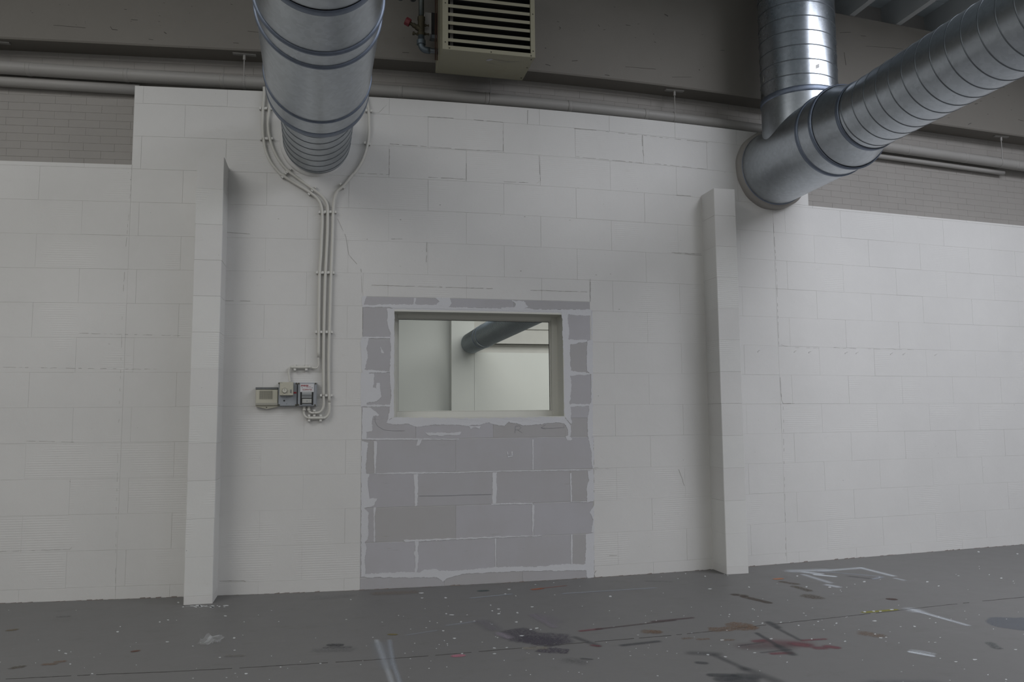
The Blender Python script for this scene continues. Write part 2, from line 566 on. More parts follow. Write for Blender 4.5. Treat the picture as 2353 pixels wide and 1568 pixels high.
a4 = lambda x, y: (1500 + x / 2.7585, 1200 + y / 2.7585)
a3 = lambda x, y: (750 + x / 2.941, 1280 + y / 2.941)
a2 = lambda x, y: (x / 2.941, 1200 + y / 2.941)
Wt, Wl = (0.62, 0.66, 0.70), (0.34, 0.37, 0.41)
Rd, Dk, Br, Bl = (0.19, 0.06, 0.075), (0.055, 0.06, 0.065), (0.20, 0.125, 0.075), (0.135, 0.150, 0.175)
S = [
    (a4(2310, 648), a4(2600, 660), .15, .12, Bl, .75, .3), (a4(1500, 1052), a4(1800, 1054), .12, .5, Bl, .5, .3),
    (a4(960, 318), a4(1060, 330), .045, .8, Wt, .95, .3), (a4(1030, 335), a4(1150, 346), .026, .5, Wt, 1, 0),
    (a4(880, 312), a4(1100, 305), .08, 1, Wt, .6, 0), (a4(1060, 312), a4(1320, 292), .045, 1, Wt, .7, 0),
    (a4(1320, 292), a4(1520, 342), .040, 1, Wt, .75, 0), (a4(1540, 358), a4(1590, 370), .03, 1, Wt, .5, 0),
    (a4(960, 335), a4(1120, 385), .040, 1, Wt, .6, 0), (a4(1110, 400), a4(1170, 412), .04, .9, Wt, .7, 0),
    (a4(1070, 315), a4(1440, 345), .028, 1, Wl, .6, 0), (a4(1250, 345), a4(1400, 362), .035, 1, Dk, .7, .5),
    (a4(1400, 362), a4(1450, 350), .03, 1, Wl, .8, 0),
    (a4(1640, 553), a4(1990, 655), .028, 1, Wt, .62, 0), (a4(1640, 555), a4(1670, 565), .07, 1, Wt, .6, 0),
    (a4(1660, 565), a4(1890, 628), .012, 1, Wt, .8, 0),
    (a4(1635, 825), a4(1770, 850), .018, .4, Wt, .9, 0), (a4(1660, 818), a4(1760, 835), .03, .6, Wt, .6, .6),
    (a4(1340, 574), a4(1540, 557), .022, .5, (0.26, 0.25, 0.03), .85, 0),
    (a4(650, 757), a4(700, 753), .035, .9, Rd, .8, 0), (a4(740, 762), a4(960, 775), .085, 1, Rd, .55, 0),
    (a4(900, 775), a4(970, 783), .05, .8, Rd, .85, 0), (a4(1040, 800), a4(1080, 800), .035, .8, Rd, .8, 0),
    (a4(1110, 790), a4(1160, 797), .035, .7, Rd, .9, 0), (a4(760, 836), a4(870, 831), .025, .8, Rd, .85, 0),
    (a4(950, 752), a4(1090, 743), .02, .8, Rd, .8, 0), (a4(600, 790), a4(830, 790), .09, 1, (0.13, 0.085, 0.09), .5, 0),
    (a4(660, 706), a4(800, 790), .022, 1, Dk, .9, 0), (a4(800, 790), a4(885, 840), .035, .9, Dk, .85, 0),
    (a4(735, 637), a4(790, 668), .035, .9, Dk, .9, 0), (a4(790, 675), a4(930, 748), .022, 1, Dk, .7, 0),
    (a4(690, 830), a4(870, 810), .016, .9, Dk, .6, 0), (a4(550, 785), a4(700, 765), .014, .9, Dk, .5, 0),
    (a4(250, 832), a4(400, 838), .05, 1, Dk, .55, 0), (a4(390, 845), a4(590, 935), .03, 1, Dk, .6, 0),
    (a4(590, 935), a4(780, 1010), .05, 1, Dk, .6, 0), (a4(375, 972), a4(500, 974), .03, .5, Dk, .9, 0),
    (a4(430, 1000), a4(520, 985), .04, .5, Dk, .9, 0), (a4(560, 975), a4(640, 985), .045, .7, Dk, .85, 0),
    (a4(520, 1010), a4(620, 1005), .05, .6, Dk, .85, 0),
    (a4(290, 893), a4(328, 896), .025, .6, Dk, .8, 0), (a4(0, 632), a4(250, 608), .022, 1, (0.10, 0.065, 0.07), .8, 0),
    (a4(400, 682), a4(620, 672), .05, .3, Br, .85, .9), (a4(525, 650), a4(590, 660), .06, .3, Br, .85, .9),
    (a4(290, 745), a4(345, 742), .02, .5, Br, .7, .8), (a4(440, 750), a4(505, 748), .02, .5, Br, .6, .8),
    (a4(200, 740), a4(235, 738), .02, .5, Br, .6, .8), (a4(0, 695), a4(30, 698), .03, .5, Br, .7, .8),
    (a4(520, 462), a4(580, 468), .035, .5, (0.07, 0.05, 0.035), .9, .6), (a4(580, 475), a4(730, 512), .030, .4, (0.07, 0.05, 0.035), .9, .4),
    (a4(820, 380), a4(900, 393), .035, .5, (0.10, 0.075, 0.05), .8, .6), (a4(900, 410), a4(990, 436), .035, .5, (0.09, 0.07, 0.045), .8, .6),
    (a4(990, 470), a4(1030, 480), .06, .4, (0.10, 0.075, 0.05), .8, .7), (a4(1350, 708), a4(1430, 722), .05, .5, Br, .7, .8),
    (a4(1505, 490), a4(1525, 491), .03, .4, (0.06, 0.03, 0.025), .95, 0),
    (a3(1290, 525), a3(1500, 560), .13, .3, (0.075, 0.067, 0.09), .85, .8), (a3(1380, 560), a3(1500, 580), .08, .3, (0.075, 0.067, 0.09), .85, .8),
    (a3(1480, 632), a3(1590, 637), .05, .3, (0.06, 0.05, 0.075), .85, 1.0), (a3(1350, 620), a3(1470, 618), .03, .4, (0.30, 0.28, 0.23), .8, .8),
    (a3(340, 565), a3(385, 690), .020, 1, Wt, .55, 0), (a3(385, 690), a3(442, 850), .020, 1, Wt, .45, 0),
    (a3(355, 590), a3(420, 750), .055, 1, Wl, .4, 0), (a3(425, 565), a3(450, 720), .02, 1, Wl, .7, 0), (a3(450, 720), a3(495, 850), .02, 1, Wl, .7, 0),
    (a3(1400, 395), a3(1540, 475), .04, .9, (0.26, 0.24, 0.27), .7, 0), (a3(1450, 400), a3(1540, 440), .08, 1, (0.26, 0.24, 0.27), .4, 0),
    (a3(980, 280), a3(1250, 253), .02, 1, Wl, .8, 0), (a3(1600, 250), a3(2220, 211), .022, 1, Wl, .7, 0),
    (a3(1720, 503), a3(1850, 488), .022, .8, Rd, .8, 0), (a3(1830, 490), a3(2353, 430), .018, 1, (0.08, 0.055, 0.055), .7, 0),
    (a3(2000, 600), a3(2240, 573), .028, 1, Dk, .9, 0), (a3(1680, 545), a3(1840, 603), .03, 1, Dk, .6, 0),
    (a3(1800, 600), a3(1840, 605), .02, .8, Rd, .7, 0), (a3(870, 672), a3(912, 669), .025, .4, (0.42, 0.17, 0.22), .9, 0),
    (a3(1400, 222), a3(1450, 216), .028, .6, (0.36, 0.12, 0.06), .85, 0), (a3(1450, 214), a3(1620, 196), .012, .8, (0.28, 0.10, 0.07), .7, 0),
    (a4(780, 363), a4(812, 360), .028, .5, (0.42, 0.17, 0.08), .9, 0), (a3(2165, 507), a3(2235, 509), .045, .5, Br, .8, .8),
    (a3(350, 250), a3(580, 240), .07, .8, (0.24, 0.20, 0.17), .7, .5), (a3(-60, 280), a3(130, 265), .08, .9, (0.25, 0.25, 0.25), .6, .8),
    (a3(820, 465), a3(1000, 440), .022, 1, Wl, .5, 0), (a3(1060, 440), a3(1130, 490), .07, 1, (0.20, 0.19, 0.21), .6, 0),
    (a3(1170, 520), a3(1230, 548), .04, .9, (0.30, 0.27, 0.31), .7, 0), (a3(550, 530), a3(740, 500), .02, 1, Wl, .4, 0),
    (a3(30, 598), a3(90, 600), .025, .4, Dk, .85, .6), (a3(0, 615), a3(155, 612), .022, .4, Dk, .8, .8),
    (a3(430, 526), a3(465, 527), .018, .5, (0.20, 0.16, 0.05), .8, 0), (a3(1040, 232), a3(1080, 230), .03, .7, (0.04, 0.075, 0.075), .7, 0),
    (a3(2160, 165), a3(2330, 170), .02, 1, Dk, .5, .7), (a3(1640, 700), a3(1720, 715), .06, 1, Dk, .5, .8), (a3(1730, 690), a3(1790, 694), .015, .8, Dk, .7, 0),
    (a2(2235, 832), a2(2300, 832), .025, .4, Dk, .8, .6), (a2(300, 965), a2(365, 962), .02, .5, Br, .8, .6), (a2(385, 947), a2(428, 944), .02, .5, Br, .8, .6),
    (a2(95, 987), a2(145, 980), .025, .5, (0.09, 0.075, 0.05), .8, .6), (a2(65, 734), a2(100, 730), .025, .5, (0.16, 0.12, 0.06), .8, .4),
    (a2(905, 876), a2(925, 873), .02, .5, (0.14, 0.06, 0.04), .8, 0), (a2(1545, 906), a2(1625, 905), .025, .5, (0.2, 0.195, 0.18), .8, .4),
    (a2(395, 643), a2(460, 640), .02, .6, Dk, .6, .6), (a2(2150, 870), a2(2353, 865), .05, 1, (0.18, 0.18, 0.18), .7, .6),
    (a4(2140, 770), a4(2180, 800), .03, .6, (0.07, 0.09, 0.09), .6, .6),
]


def stain_material():
    m = mat('sprayed_and_spilt_paint', (0.3, 0.3, 0.3), 0.6)
    at_ = N(m, 'ShaderNodeAttribute', attribute_name='film')
    pt = N(m, 'ShaderNodeAttribute', attribute_name='patchy')
    L(m, at_.outputs['Color'], bsdf(m).inputs['Base Color'])
    n = noise(m, 95, 6, 0.75, stretch=(0.7, 1, 1))
    cut = maprange(m, n, 0.36, 0.60)
    al = mixc(m, pt.outputs['Fac'], (1, 1, 1), cut)
    fine = maprange(m, noise(m, 260, 2, 0.6), 0.3, 0.62, 0.55, 1.0)
    L(m, math_(m, 'MULTIPLY', math_(m, 'MULTIPLY', at_.outputs['Alpha'], al), fine), bsdf(m).inputs['Alpha'])
    return m


M_STAIN = stain_material()


def stain(i, a, b, w, soft, col, s, pat=0.0):
    A, B = atz(*a), atz(*b)
    d = B - A
    d[2] = 0
    ln = np.linalg.norm(d)
    d = d / ln if ln > 1e-6 else np.array([1.0, 0, 0])
    nrm = np.array([-d[1], d[0], 0])
    K = 40 if pat else 20
    w *= 1.15
    # long edge subdivided so that ragged stains can vary along their length
    base, dirs = [], []
    half = K // 2
    hk = max(2, half // 2)
    for side in (1, -1):
        ts = np.linspace(0, 1, half - hk + 2)[:-1] if side == 1 else np.linspace(1, 0, half - hk + 2)[:-1]
        for t in ts:
            base.append(A + d * ln * t)
            dirs.append(-nrm * side)
        end = B if side == 1 else A
        for q in range(hk):
            th = -PI / 2 + PI * q / hk
            base.append(end)
            dirs.append((d * math.cos(th) + nrm * math.sin(th)) * side)
    n = len(base)
    jr = np.ones(n)
    if pat:
        jr = 1 + (RNG.random(n) - .5) * .7 * pat
        jr = (jr + np.roll(jr, 1)) / 2
    z = 0.0005 + 0.00001 * i
    rr = [0.0, .15, .35, .55, .7, .85, 1.0] if soft > .6 else [0.0, .4, .75, .9, 1.0]
    v, al = [], []
    for r in rr:
        x = min(1, max(0, (1 - r) / max(soft, .05)))
        al_r = s * x * x * (3 - 2 * x)
        for p, q, j in zip(base, dirs, jr):
            c = p + q * w * r * j
            v.append((c[0], c[1], z))
            al.append(al_r)
    f = []
    for k in range(len(rr) - 1):
        for q in range(n):
            q2 = (q + 1) % n
            if k == 0 and np.allclose(base[q], base[q2]):
                f.append((q, (k + 1) * n + q, (k + 1) * n + q2))
            else:
                f.append((k * n + q, (k + 1) * n + q, (k + 1) * n + q2, k * n + q2))
    o = mk('paint_stain', v, f, M_STAIN, floor)
    ca = o.data.color_attributes.new('film', 'FLOAT_COLOR', 'POINT')
    arr = np.empty((len(v), 4))
    arr[:, :3] = col
    arr[:, 3] = al
    ca.data.foreach_set('color', arr.ravel())
    pa = o.data.attributes.new('patchy', 'FLOAT', 'POINT')
    pa.data.foreach_set('value', [float(min(1, pat * 1.4))] * len(v))


for i, q in enumerate(S):
    q = list(q)
    if q[4] is Dk:
        q[5] *= .72
    if q[4] is Rd:
        q[5] *= .85
    stain(i, *q)

# old construction joint across the slab: short jagged sealant pieces
pj = [(-60, 1565), (0, 1562), (120, 1556), (250, 1550), (400, 1544), (550, 1536), (700, 1527), (860, 1517), (1000, 1507), (1150, 1494), (1300, 1481), (1420, 1471), (1530, 1462), (1640, 1451), (1760, 1437), (1880, 1424), (2000, 1411), (2120, 1397), (2240, 1384), (2400, 1368)]
mb = MB()
pts = []
for a, b in zip(pj[:-1], pj[1:]):
    n = 9
    for k in range(n):
        t = k / n
        pts.append(atz(a[0] + (b[0] - a[0]) * t, a[1] + (b[1] - a[1]) * t + (RNG.random() - .5) * 0.5))
for i in range(len(pts) - 1):
    if RNG.random() < 0.12:
        continue
    p, q = pts[i], pts[i + 1]
    wv = 0.0014 + RNG.random() * 0.0022
    mb.add([p + [0, -wv, 0.0012], q + [0, -wv, 0.0012], q + [0, wv, 0.0012], p + [0, wv, 0.0012],
            p + [0, -wv, -0.002], q + [0, -wv, -0.002], q + [0, wv, -0.002], p + [0, wv, -0.002]],
           [(0, 1, 2, 3), (0, 4, 5, 1), (1, 5, 6, 2), (2, 6, 7, 3), (3, 7, 4, 0)])
M_JOINT = mat('dark_joint_filler', (0.06, 0.057, 0.053), 0.8)
mb.build('joint_filler', M_JOINT, floor)

# white drops of paint lying on the floor
a4 = lambda x, y: (1500 + x / 2.7585, 1200 + y / 2.7585)
a3 = lambda x, y: (750 + x / 2.941, 1280 + y / 2.941)
a2 = lambda x, y: (x / 2.941, 1200 + y / 2.941)
M_SPOT = mat('dried_white_paint', (0.50, 0.515, 0.52), 0.5)
mb = MB()


def drop(px, py, rx, ry=None, n=9):
    ry = ry or rx * 0.35
    c = atz(px, py)
    vs = []
    for k in range(n):
        t = 2 * PI * k / n
        s = 0.65 + 0.6 * RNG.random()
        q = atz(px + rx * s * math.cos(t), py + ry * s * math.sin(t))
        vs.append(q + [0, 0, 0.0011])
    vb = [v * 1.0 - [0, 0, 0.0016] for v in vs]
    mb.add(vs + vb, [tuple(range(n))[::-1]] + [(i, (i + 1) % n, (i + 1) % n + n, i + n) for i in range(n)])


big = [a4(*p) for p in [(487, 587), (1047, 632), (925, 657), (812, 637), (695, 643), (1165, 643), (1007, 742), (1400, 567), (1515, 557), (1345, 571), (1443, 568), (1405, 628),
                        (750, 742), (1740, 380), (1480, 732), (1445, 735), (1920, 887), (2040, 874), (350, 842), (440, 750), (915, 343), (1410, 712), (1812, 406), (360, 425), (332, 345), (610, 413),
                        (975, 411), (1122, 414), (2210, 357), (2065, 190), (2312, 203), (2125, 970), (2240, 1000), (460, 856), (1340, 379), (1220, 758), (645, 830), (852, 890), (1660, 663), (2300, 810)]]
big += [a3(*p) for p in [(790, 501), (1120, 366), (1118, 457), (1290, 379), (1390, 339), (1218, 615), (1135, 656), (1135, 618), (640, 245), (647, 279), (810, 386), (847, 393), (1165, 354), (865, 553),
                         (165, 290), (1000, 435), (910, 440), (1283, 442), (1320, 535), (1165, 386), (1110, 328), (1210, 252), (1235, 221), (1440, 662), (917, 655), (805, 278), (1920, 268), (2240, 806), (1380, 492), (1420, 483)]]
big += [a2(*p) for p in [(795, 743), (1523, 636), (1583, 785), (1662, 1027), (1585, 868), (1130, 811), (2165, 957), (623, 1026), (475, 961), (400, 870), (445, 890), (1080, 676), (1205, 545), (1485, 917), (1137, 663), (1897, 982)]]
for (x, y) in big:
    drop(x, y, 2.2 + 2.6 * RNG.random() * RNG.random() * 1.6, 0.9 + RNG.random() * 0.6)
# splashes by the foot of the left pillar
for k in range(26):
    x = 415 + 105 * RNG.random()
    drop(x, 1393 + (RNG.random() - .3) * 5 + (x - 415) * 0.00, 2 + 6 * RNG.random() ** 2, 0.6 + RNG.random() * .7)
for k in range(200):
    x, y = 2353 * RNG.random(), 1400 + 168 * RNG.random() ** 1.1
    if RNG.random() < 0.55:
        x = 900 + 1453 * RNG.random()
        y = 1345 + 200 * RNG.random() - (x - 900) * 0.05
    yw = 1384 - 0.030 * x - 0.0000115 * x * x
    if y < yw + 8:
        continue
    drop(x, y, 0.9 + 1.5 * RNG.random() ** 2, 0.45 + 0.4 * RNG.random())
mb.build('paint_drops', M_SPOT, floor)
floor.children[-1]['kind'] = 'stuff'

# ------------------------------------------------------------------ structure: block wall
us = urange((RAISE_L, RAISE_R, PU0, PU1, WU0, WU1), 0.2)
zs = [-0.02, WZ0, WZ1, TOP_R, TOP_L, TOP_RAISE]


def keep(u, z):
    if WU0 < u < WU1 and WZ0 < z < WZ1:
        return False
    return z < top_at(u)


v, f = wall_grid(us, zs, keep, 0.0016, 0.215)
wall = mk('wall_back', v, f, M_CORE)
tag(wall, kind='structure')


def block(u0, u1, z0, z1, m, parent, gl=.001, gr=.001, gb=.001, gt=.001, proud=0.0, b=0.0012, name='block', depth=0.03, nseg=2):
    """One block: front face in nseg strips so that it follows the wall, arrises taken off."""
    us_ = np.linspace(u0 + gl, u1 - gr, nseg + 1)
    za, zb = z0 + gb, z1 - gt
    tl = (RNG.random() - 0.5) * 0.0008
    v, f = [], []
    for i, u in enumerate(us_):
        uf = min(max(u, us_[0] + b), us_[-1] - b)
        y = W(u) - proud + tl * (i / nseg - .5)
        v += [(uf, y, za + b), (uf, y, zb - b), (u, y + b * .8, za), (u, y + b * .8, zb), (u, W(u) + depth, za), (u, W(u) + depth, zb)]
    for i in range(nseg):
        a, c = i * 6, (i + 1) * 6
        f += [(a, c, c + 1, a + 1), (a + 2, c + 2, c, a), (a + 1, c + 1, c + 3, a + 3), (a + 4, c + 4, c + 2, a + 2), (a + 3, c + 3, c + 5, a + 5)]
    f += [(0, 1, 3, 2), (2, 3, 5, 4)]
    e = nseg * 6
    f += [(e, e + 2, e + 3, e + 1), (e + 2, e + 4, e + 5, e + 3)]
    return mk(name, v, f, m, parent)


def gap():
    r = RNG.random()
    return 0.0001 if r < 0.55 else (0.0004 if r < 0.9 else 0.0010)


CUT_L, CUT_R = -2.374, 2.832
Z0, DZ = 0.087, 0.25
rows = [(0.0, Z0)] + [(Z0 + DZ * k, Z0 + DZ * (k + 1)) for k in range(14)] + [(Z0 + DZ * 14, TOP_RAISE)]
for ri, (za, zb) in enumerate(rows):
    k = ri - 1
    ph = -0.2134 if (k % 2 == 1) else 0.0866
    nodes = [ph + 0.6 * n for n in range(-16, 18)]
    for (s0, s1, sec) in ((UMIN, CUT_L, 'l'), (CUT_L, CUT_R, 'm'), (CUT_R, UMAX, 'r')):
        shift = {'l': 0.21, 'm': 0.0, 'r': 0.17}[sec]
        cuts = [s0] + [n + shift for n in nodes if s0 + 0.06 < n + shift < s1 - 0.06] + [s1]
        for a, b in zip(cuts[:-1], cuts[1:]):
            ztop = min(zb, TOP_RAISE)
            pieces = [(a, b, za, ztop)]
            if sec == 'l':
                pieces = [(a, b, za, min(zb, TOP_L))] if za < TOP_L - 0.01 else []
            if sec == 'r' and zb > TOP_R:
                pieces = []
                lo = min(zb, TOP_R)
                if za < TOP_R - 0.012:
                    pieces.append((a, b, za, lo))
                if a < RAISE_R:
                    pieces.append((a, min(b, RAISE_R), max(za, TOP_R), zb))
            for (p0, p1, q0, q1) in pieces:
                if q1 - q0 < 0.012 or p1 - p0 < 0.03:
                    continue
                # leave the doorway free
                sub = [(p0, p1, q0, q1)]
                if p1 > PU0 and p0 < PU1 and q0 < PZ:
                    sub = []
                    if p0 < PU0 - 0.02:
                        sub.append((p0, PU0, q0, q1))
                    if p1 > PU1 + 0.02:
                        sub.append((PU1, p1, q0, q1))
                    if q1 > PZ + 0.012:
                        sub.append((max(p0, PU0), min(p1, PU1), PZ, q1))
                for (c0, c1, d0, d1) in sub:
                    up = d0 > 2.75 and sec == 'm'
                    g = [gap() for _ in range(4)]
                    if up:
                        g = [q * 1.5 + 0.0004 for q in g]
                    edge = d1 > TOP_RAISE - 0.01
                    block(c0, c1, d0, d1, M_WHITE_RIB if RNG.random() < 0.45 else M_WHITE, wall, *g,
                          proud=RNG.random() * 0.0007)

# filled hairline cracks and open joints of the painted wall: thin dark slivers
M_CRACK = mat('dirty_open_joint', (0.30, 0.29, 0.27), 0.9)
cr = MB()


def crack(pts, w=0.5, jit=0.7, brk=0.15):
    P = []
    for a, b in zip(pts[:-1], pts[1:]):
        n = max(2, int(math.hypot(b[0] - a[0], b[1] - a[1]) / 7))
        for k in range(n):
            t = k / n
            P.append((a[0] + (b[0] - a[0]) * t + (RNG.random() - .5) * jit, a[1] + (b[1] - a[1]) * t + (RNG.random() - .5) * jit))
    P.append(pts[-1])
    for p, q in zip(P[:-1], P[1:]):
        if RNG.random() < brk:
            continue
        d = np.array(q) - np.array(p)
        n_ = np.array([-d[1], d[0]]) / (np.hypot(*d) + 1e-6) * w * (0.15 + 0.5 * RNG.random())
        c4 = [np.array(p) - n_, np.array(q) - n_, np.array(q) + n_, np.array(p) + n_]
        fr = [at(x, y, -0.0016) for x, y in c4]
        bk = [r + np.array([0, 0.006, 0]) for r in fr]
        cr.add(fr + bk, [(0, 1, 2, 3), (0, 4, 5, 1), (1, 5, 6, 2), (2, 6, 7, 3), (3, 7, 4, 0)])


c8 = lambda x, y: (800 + x / 2.768, 220 + y / 2.768)
crack([c8(505, 133), c8(670, 143)], 0.7)
crack([c8(800, 152), c8(985, 170)], 0.7)
crack([c8(1440, 209), c8(1580, 220)], 0.8, brk=0)
crack([c8(265, 306), c8(755, 343), c8(985, 352)], 0.55)
crack([c8(45, 492), c8(262, 502), c8(264, 320)], 0.55)
crack([c8(510, 518), c8(752, 531), c8(752, 430)], 0.6)
crack([c8(985, 222), c8(987, 352)], 0.5)
crack([c8(1870, 250), c8(1874, 345), c8(1880, 385), c8(1868, 428)], 0.8, 1.2)
crack([c8(1143, 92), c8(1140, 180)], 0.7)
crack([c8(120, 30), c8(130, 80), c8(148, 108)], 0.8, 1.2)
crack([c8(148, 107), c8(195, 107), c8(245, 60)], 0.5)
crack([c8(1450, 388), c8(1700, 412), c8(1870, 428)], 0.5)
crack([c8(1215, 380), c8(1222, 540), c8(1200, 558)], 0.6, 1.0)
crack([c8(950, 545), c8(1145, 553)], 0.55)
crack([c8(1950, 432), c8(2280, 467)], 0.45)
crack([c8(1640, 228), c8(2000, 266), c8(2290, 298)], 0.5, brk=0.4)
crack([c8(500, 930), c8(498, 1060)], 0.6)
crack([c8(110, 1204), c8(600, 1218), c8(940, 1228)], 0.6)
crack([c8(1160, 1237), c8(1520, 1249)], 0.6)
crack([c8(1540, 1165), c8(1541, 1310)], 1.0, brk=0)
crack([c8(2090, 632), c8(2180, 638)], 0.6)
crack([c8(2060, 998), c8(2245, 1007)], 0.6)
crack([c8(275, 911), c8(345, 911)], 0.6)
crack([(776, 503), (795, 545), (801, 585), (830, 618), (832, 672)], 0.4, 1.0)
crack([(834, 686), (833, 770)], 0.5)
crack([(302, 376), (300, 440), (295, 500), (290, 560), (285, 640), (281, 720), (277, 850), (272, 1000), (267, 1180), (265, 1370)], 0.25, 1.0, 0.55)
crack([(1777, 505), (1780, 560), (1785, 640), (1788, 740), (1790, 800)], 0.4, 0.8, 0.35)
crack([(1793, 868), (1796, 920), (1800, 928), (1826, 928)], 0.9, 0.8, 0.05)
crack([(1800, 935), (1802, 1060), (1804, 1150), (1806, 1285)], 0.25, 0.8, 0.6)
crack([(1795, 793), (1818, 798), (1845, 800), (1900, 799), (1960, 801), (2100, 804)], 0.3, 1.2, 0.45)
crack([(1550, 582), (1612, 587)], 0.5)
crack([(520, 534), (575, 538)], 0.5)
crack([(514, 691), (575, 692)], 0.5)
crack([(175, 766), (350, 770), (420, 772)], 0.5, 1, .4)
crack([(0, 844), (130, 846), (360, 849)], 0.5, 1, .4)
crack([(60, 1014), (170, 1016)], 0.5)
crack([(0, 1268), (160, 1263), (170, 1252)], 0.4, 1, .3)
crack([(504, 1336), (560, 1335), (564, 1337)], 0.8, 0.5, 0)
crack([(1368, 1331), (1366, 1320), (1370, 1312)], 1.6, 1.5, 0)
crack([(1364, 1010), (1365, 1120), (1364, 1225)], 0.5)
crack([(1370, 1080), (1366, 1075), (1400, 1078)], 0.5)
crack([(1560, 1080), (1573, 1117)], 0.4, 1.5, 0)
crack([(1400, 1277), (1418, 1277)], 0.5)
for (x, y, r) in [(920, 505, 1.6), (1310, 506, 1.2), (1197, 623, 1.5), (1370, 632, 1.5), (1206, 498, 1.2), (1150, 495, 1.0), (920, 612, 1.2), (1011, 471, 1.6), (640, 503, 1.4), (1403, 630, 1.0), (492, 1136, 2.5), (1423, 711, 1.3), (1676, 760, 1.2), (300, 413, 1.2)]:
    crack([(x - r, y), (x + r, y)], r * 0.9, 0.1, 0)
cr.build('joint_crack', M_CRACK, wall)['kind'] = 'stuff'

# ragged gap and mortar crumbs where the wall meets the floor
cb = MB()
us_ = np.arange(-3.4, 6.2, 0.035)
for a, b in zip(us_[:-1], us_[1:]):
    if RNG.random() < 0.35 or -1.9 < a < -1.66 or 2.08 < a < 2.34:
        continue
    h = 0.001 + 0.007 * RNG.random() ** 3
    y0, y1 = W(a) - 0.006 - .004 * RNG.random(), W(b) - 0.006 - .004 * RNG.random()
    cb.add([(a, y0, -.001), (b, y1, -.001), (b, W(b) - .001, h), (a, W(a) - .001, h * RNG.random()), (a, W(a) + .002, -.001), (b, W(b) + .002, -.001)],
           [(0, 1, 2, 3), (0, 3, 4), (1, 5, 2)])
cb.build('mortar_crumbs', mat('dirty_mortar_crumbs', (0.17, 0.145, 0.13), 0.9), wall)['kind'] = 'stuff'

# torn paint lips of old plugs on the right-hand part
pl = MB()
for (x, y) in [(1744.5, 807), (1828, 808), (1861.5, 809), (1945, 811), (1970, 811), (2049, 813), (2078, 813.5), (2151.5, 815)]:
    P3 = [at(x - 3.0, y + 3.5, -0.001), at(x - 2.4, y + 0.5, -0.004), at(x, y - 1.8, -0.0055), at(x + 3.2, y - 2.8, -0.001)]
    pl.tube(P3, [0.001, 0.0024, 0.0026, 0.001], 6)
pl.build('plug_lip', M_WHITE, wall)

# ------------------------------------------------------------------ bricked-up doorway (grey blocks)
v, f = wall_grid(sorted(set([PU0 + .002, -0.2, 0.3, 0.7, PU1 - .002])), [0.0, 0.5], lambda u, z: False, 0, 0)
infill_u = [PU0 + .003, WU0, -.2, 0.05, 0.3, 0.55, WU1, PU1 - .003]
v, f = wall_grid(infill_u, [0.0, WZ0, WZ1, PZ - .003], lambda u, z: not (WU0 < u < WU1 and WZ0 < z < WZ1), 0.0022, 0.0045)
infill = mk('wall_infill', v, f, M_FILLER)
tag(infill, kind='structure')
R = {0: (0, .087), 1: (.087, .337), 2: (.337, .587), 3: (.587, .837), 4: (.837, 1.087)}


def grow(cuts, z, gb=.0015, gt=.0015):
    for i, (a, b) in enumerate(zip(cuts[:-1], cuts[1:])):
        block(a, b, z[0], z[1], M_GREY, infill, .0012, .0012, gb, gt, proud=0.0002 + RNG.random() * 0.0009, depth=0.02)


grow([PU0, -.085, .51, PU1], R[0])
grow([PU0, -.3, .31, .9, PU1], R[1])
grow([PU0, -.6, 0.0, .6, PU1], R[2])
grow([PU0, -.3, .3, .9, PU1], R[3])
grow([PU0, -.6, 0.0, .6, PU1], R[4])
grow([PU0, -.3, .29, .865, PU1], (1.087, WZ0 - .012), gt=0)
for (a, b) in ((PU0, WU0 - .012), (WU1 + .012, PU1)):
    block(a, b, WZ0 - .012, 1.337, M_GREY, infill, .0012, .0012, 0, .0015, proud=.001, depth=.02)
    for k in range(3):
        z0 = 1.337 + .25 * k
        block(a, b, z0, min(z0 + .25, WZ1 + .035), M_GREY, infill, .0012, .0012, .0015, .0015, proud=.0004 + RNG.random() * .0006, depth=.02)
grow([PU0, -.09, .46, PU1], (WZ1 + .035, PZ))
block(WU0 - .012, WU1 + .012, WZ1 + .008, WZ1 + .035, M_FILLER, infill, 0, 0, 0, 0, proud=.001, depth=.02, name='filler_strip', nseg=6)

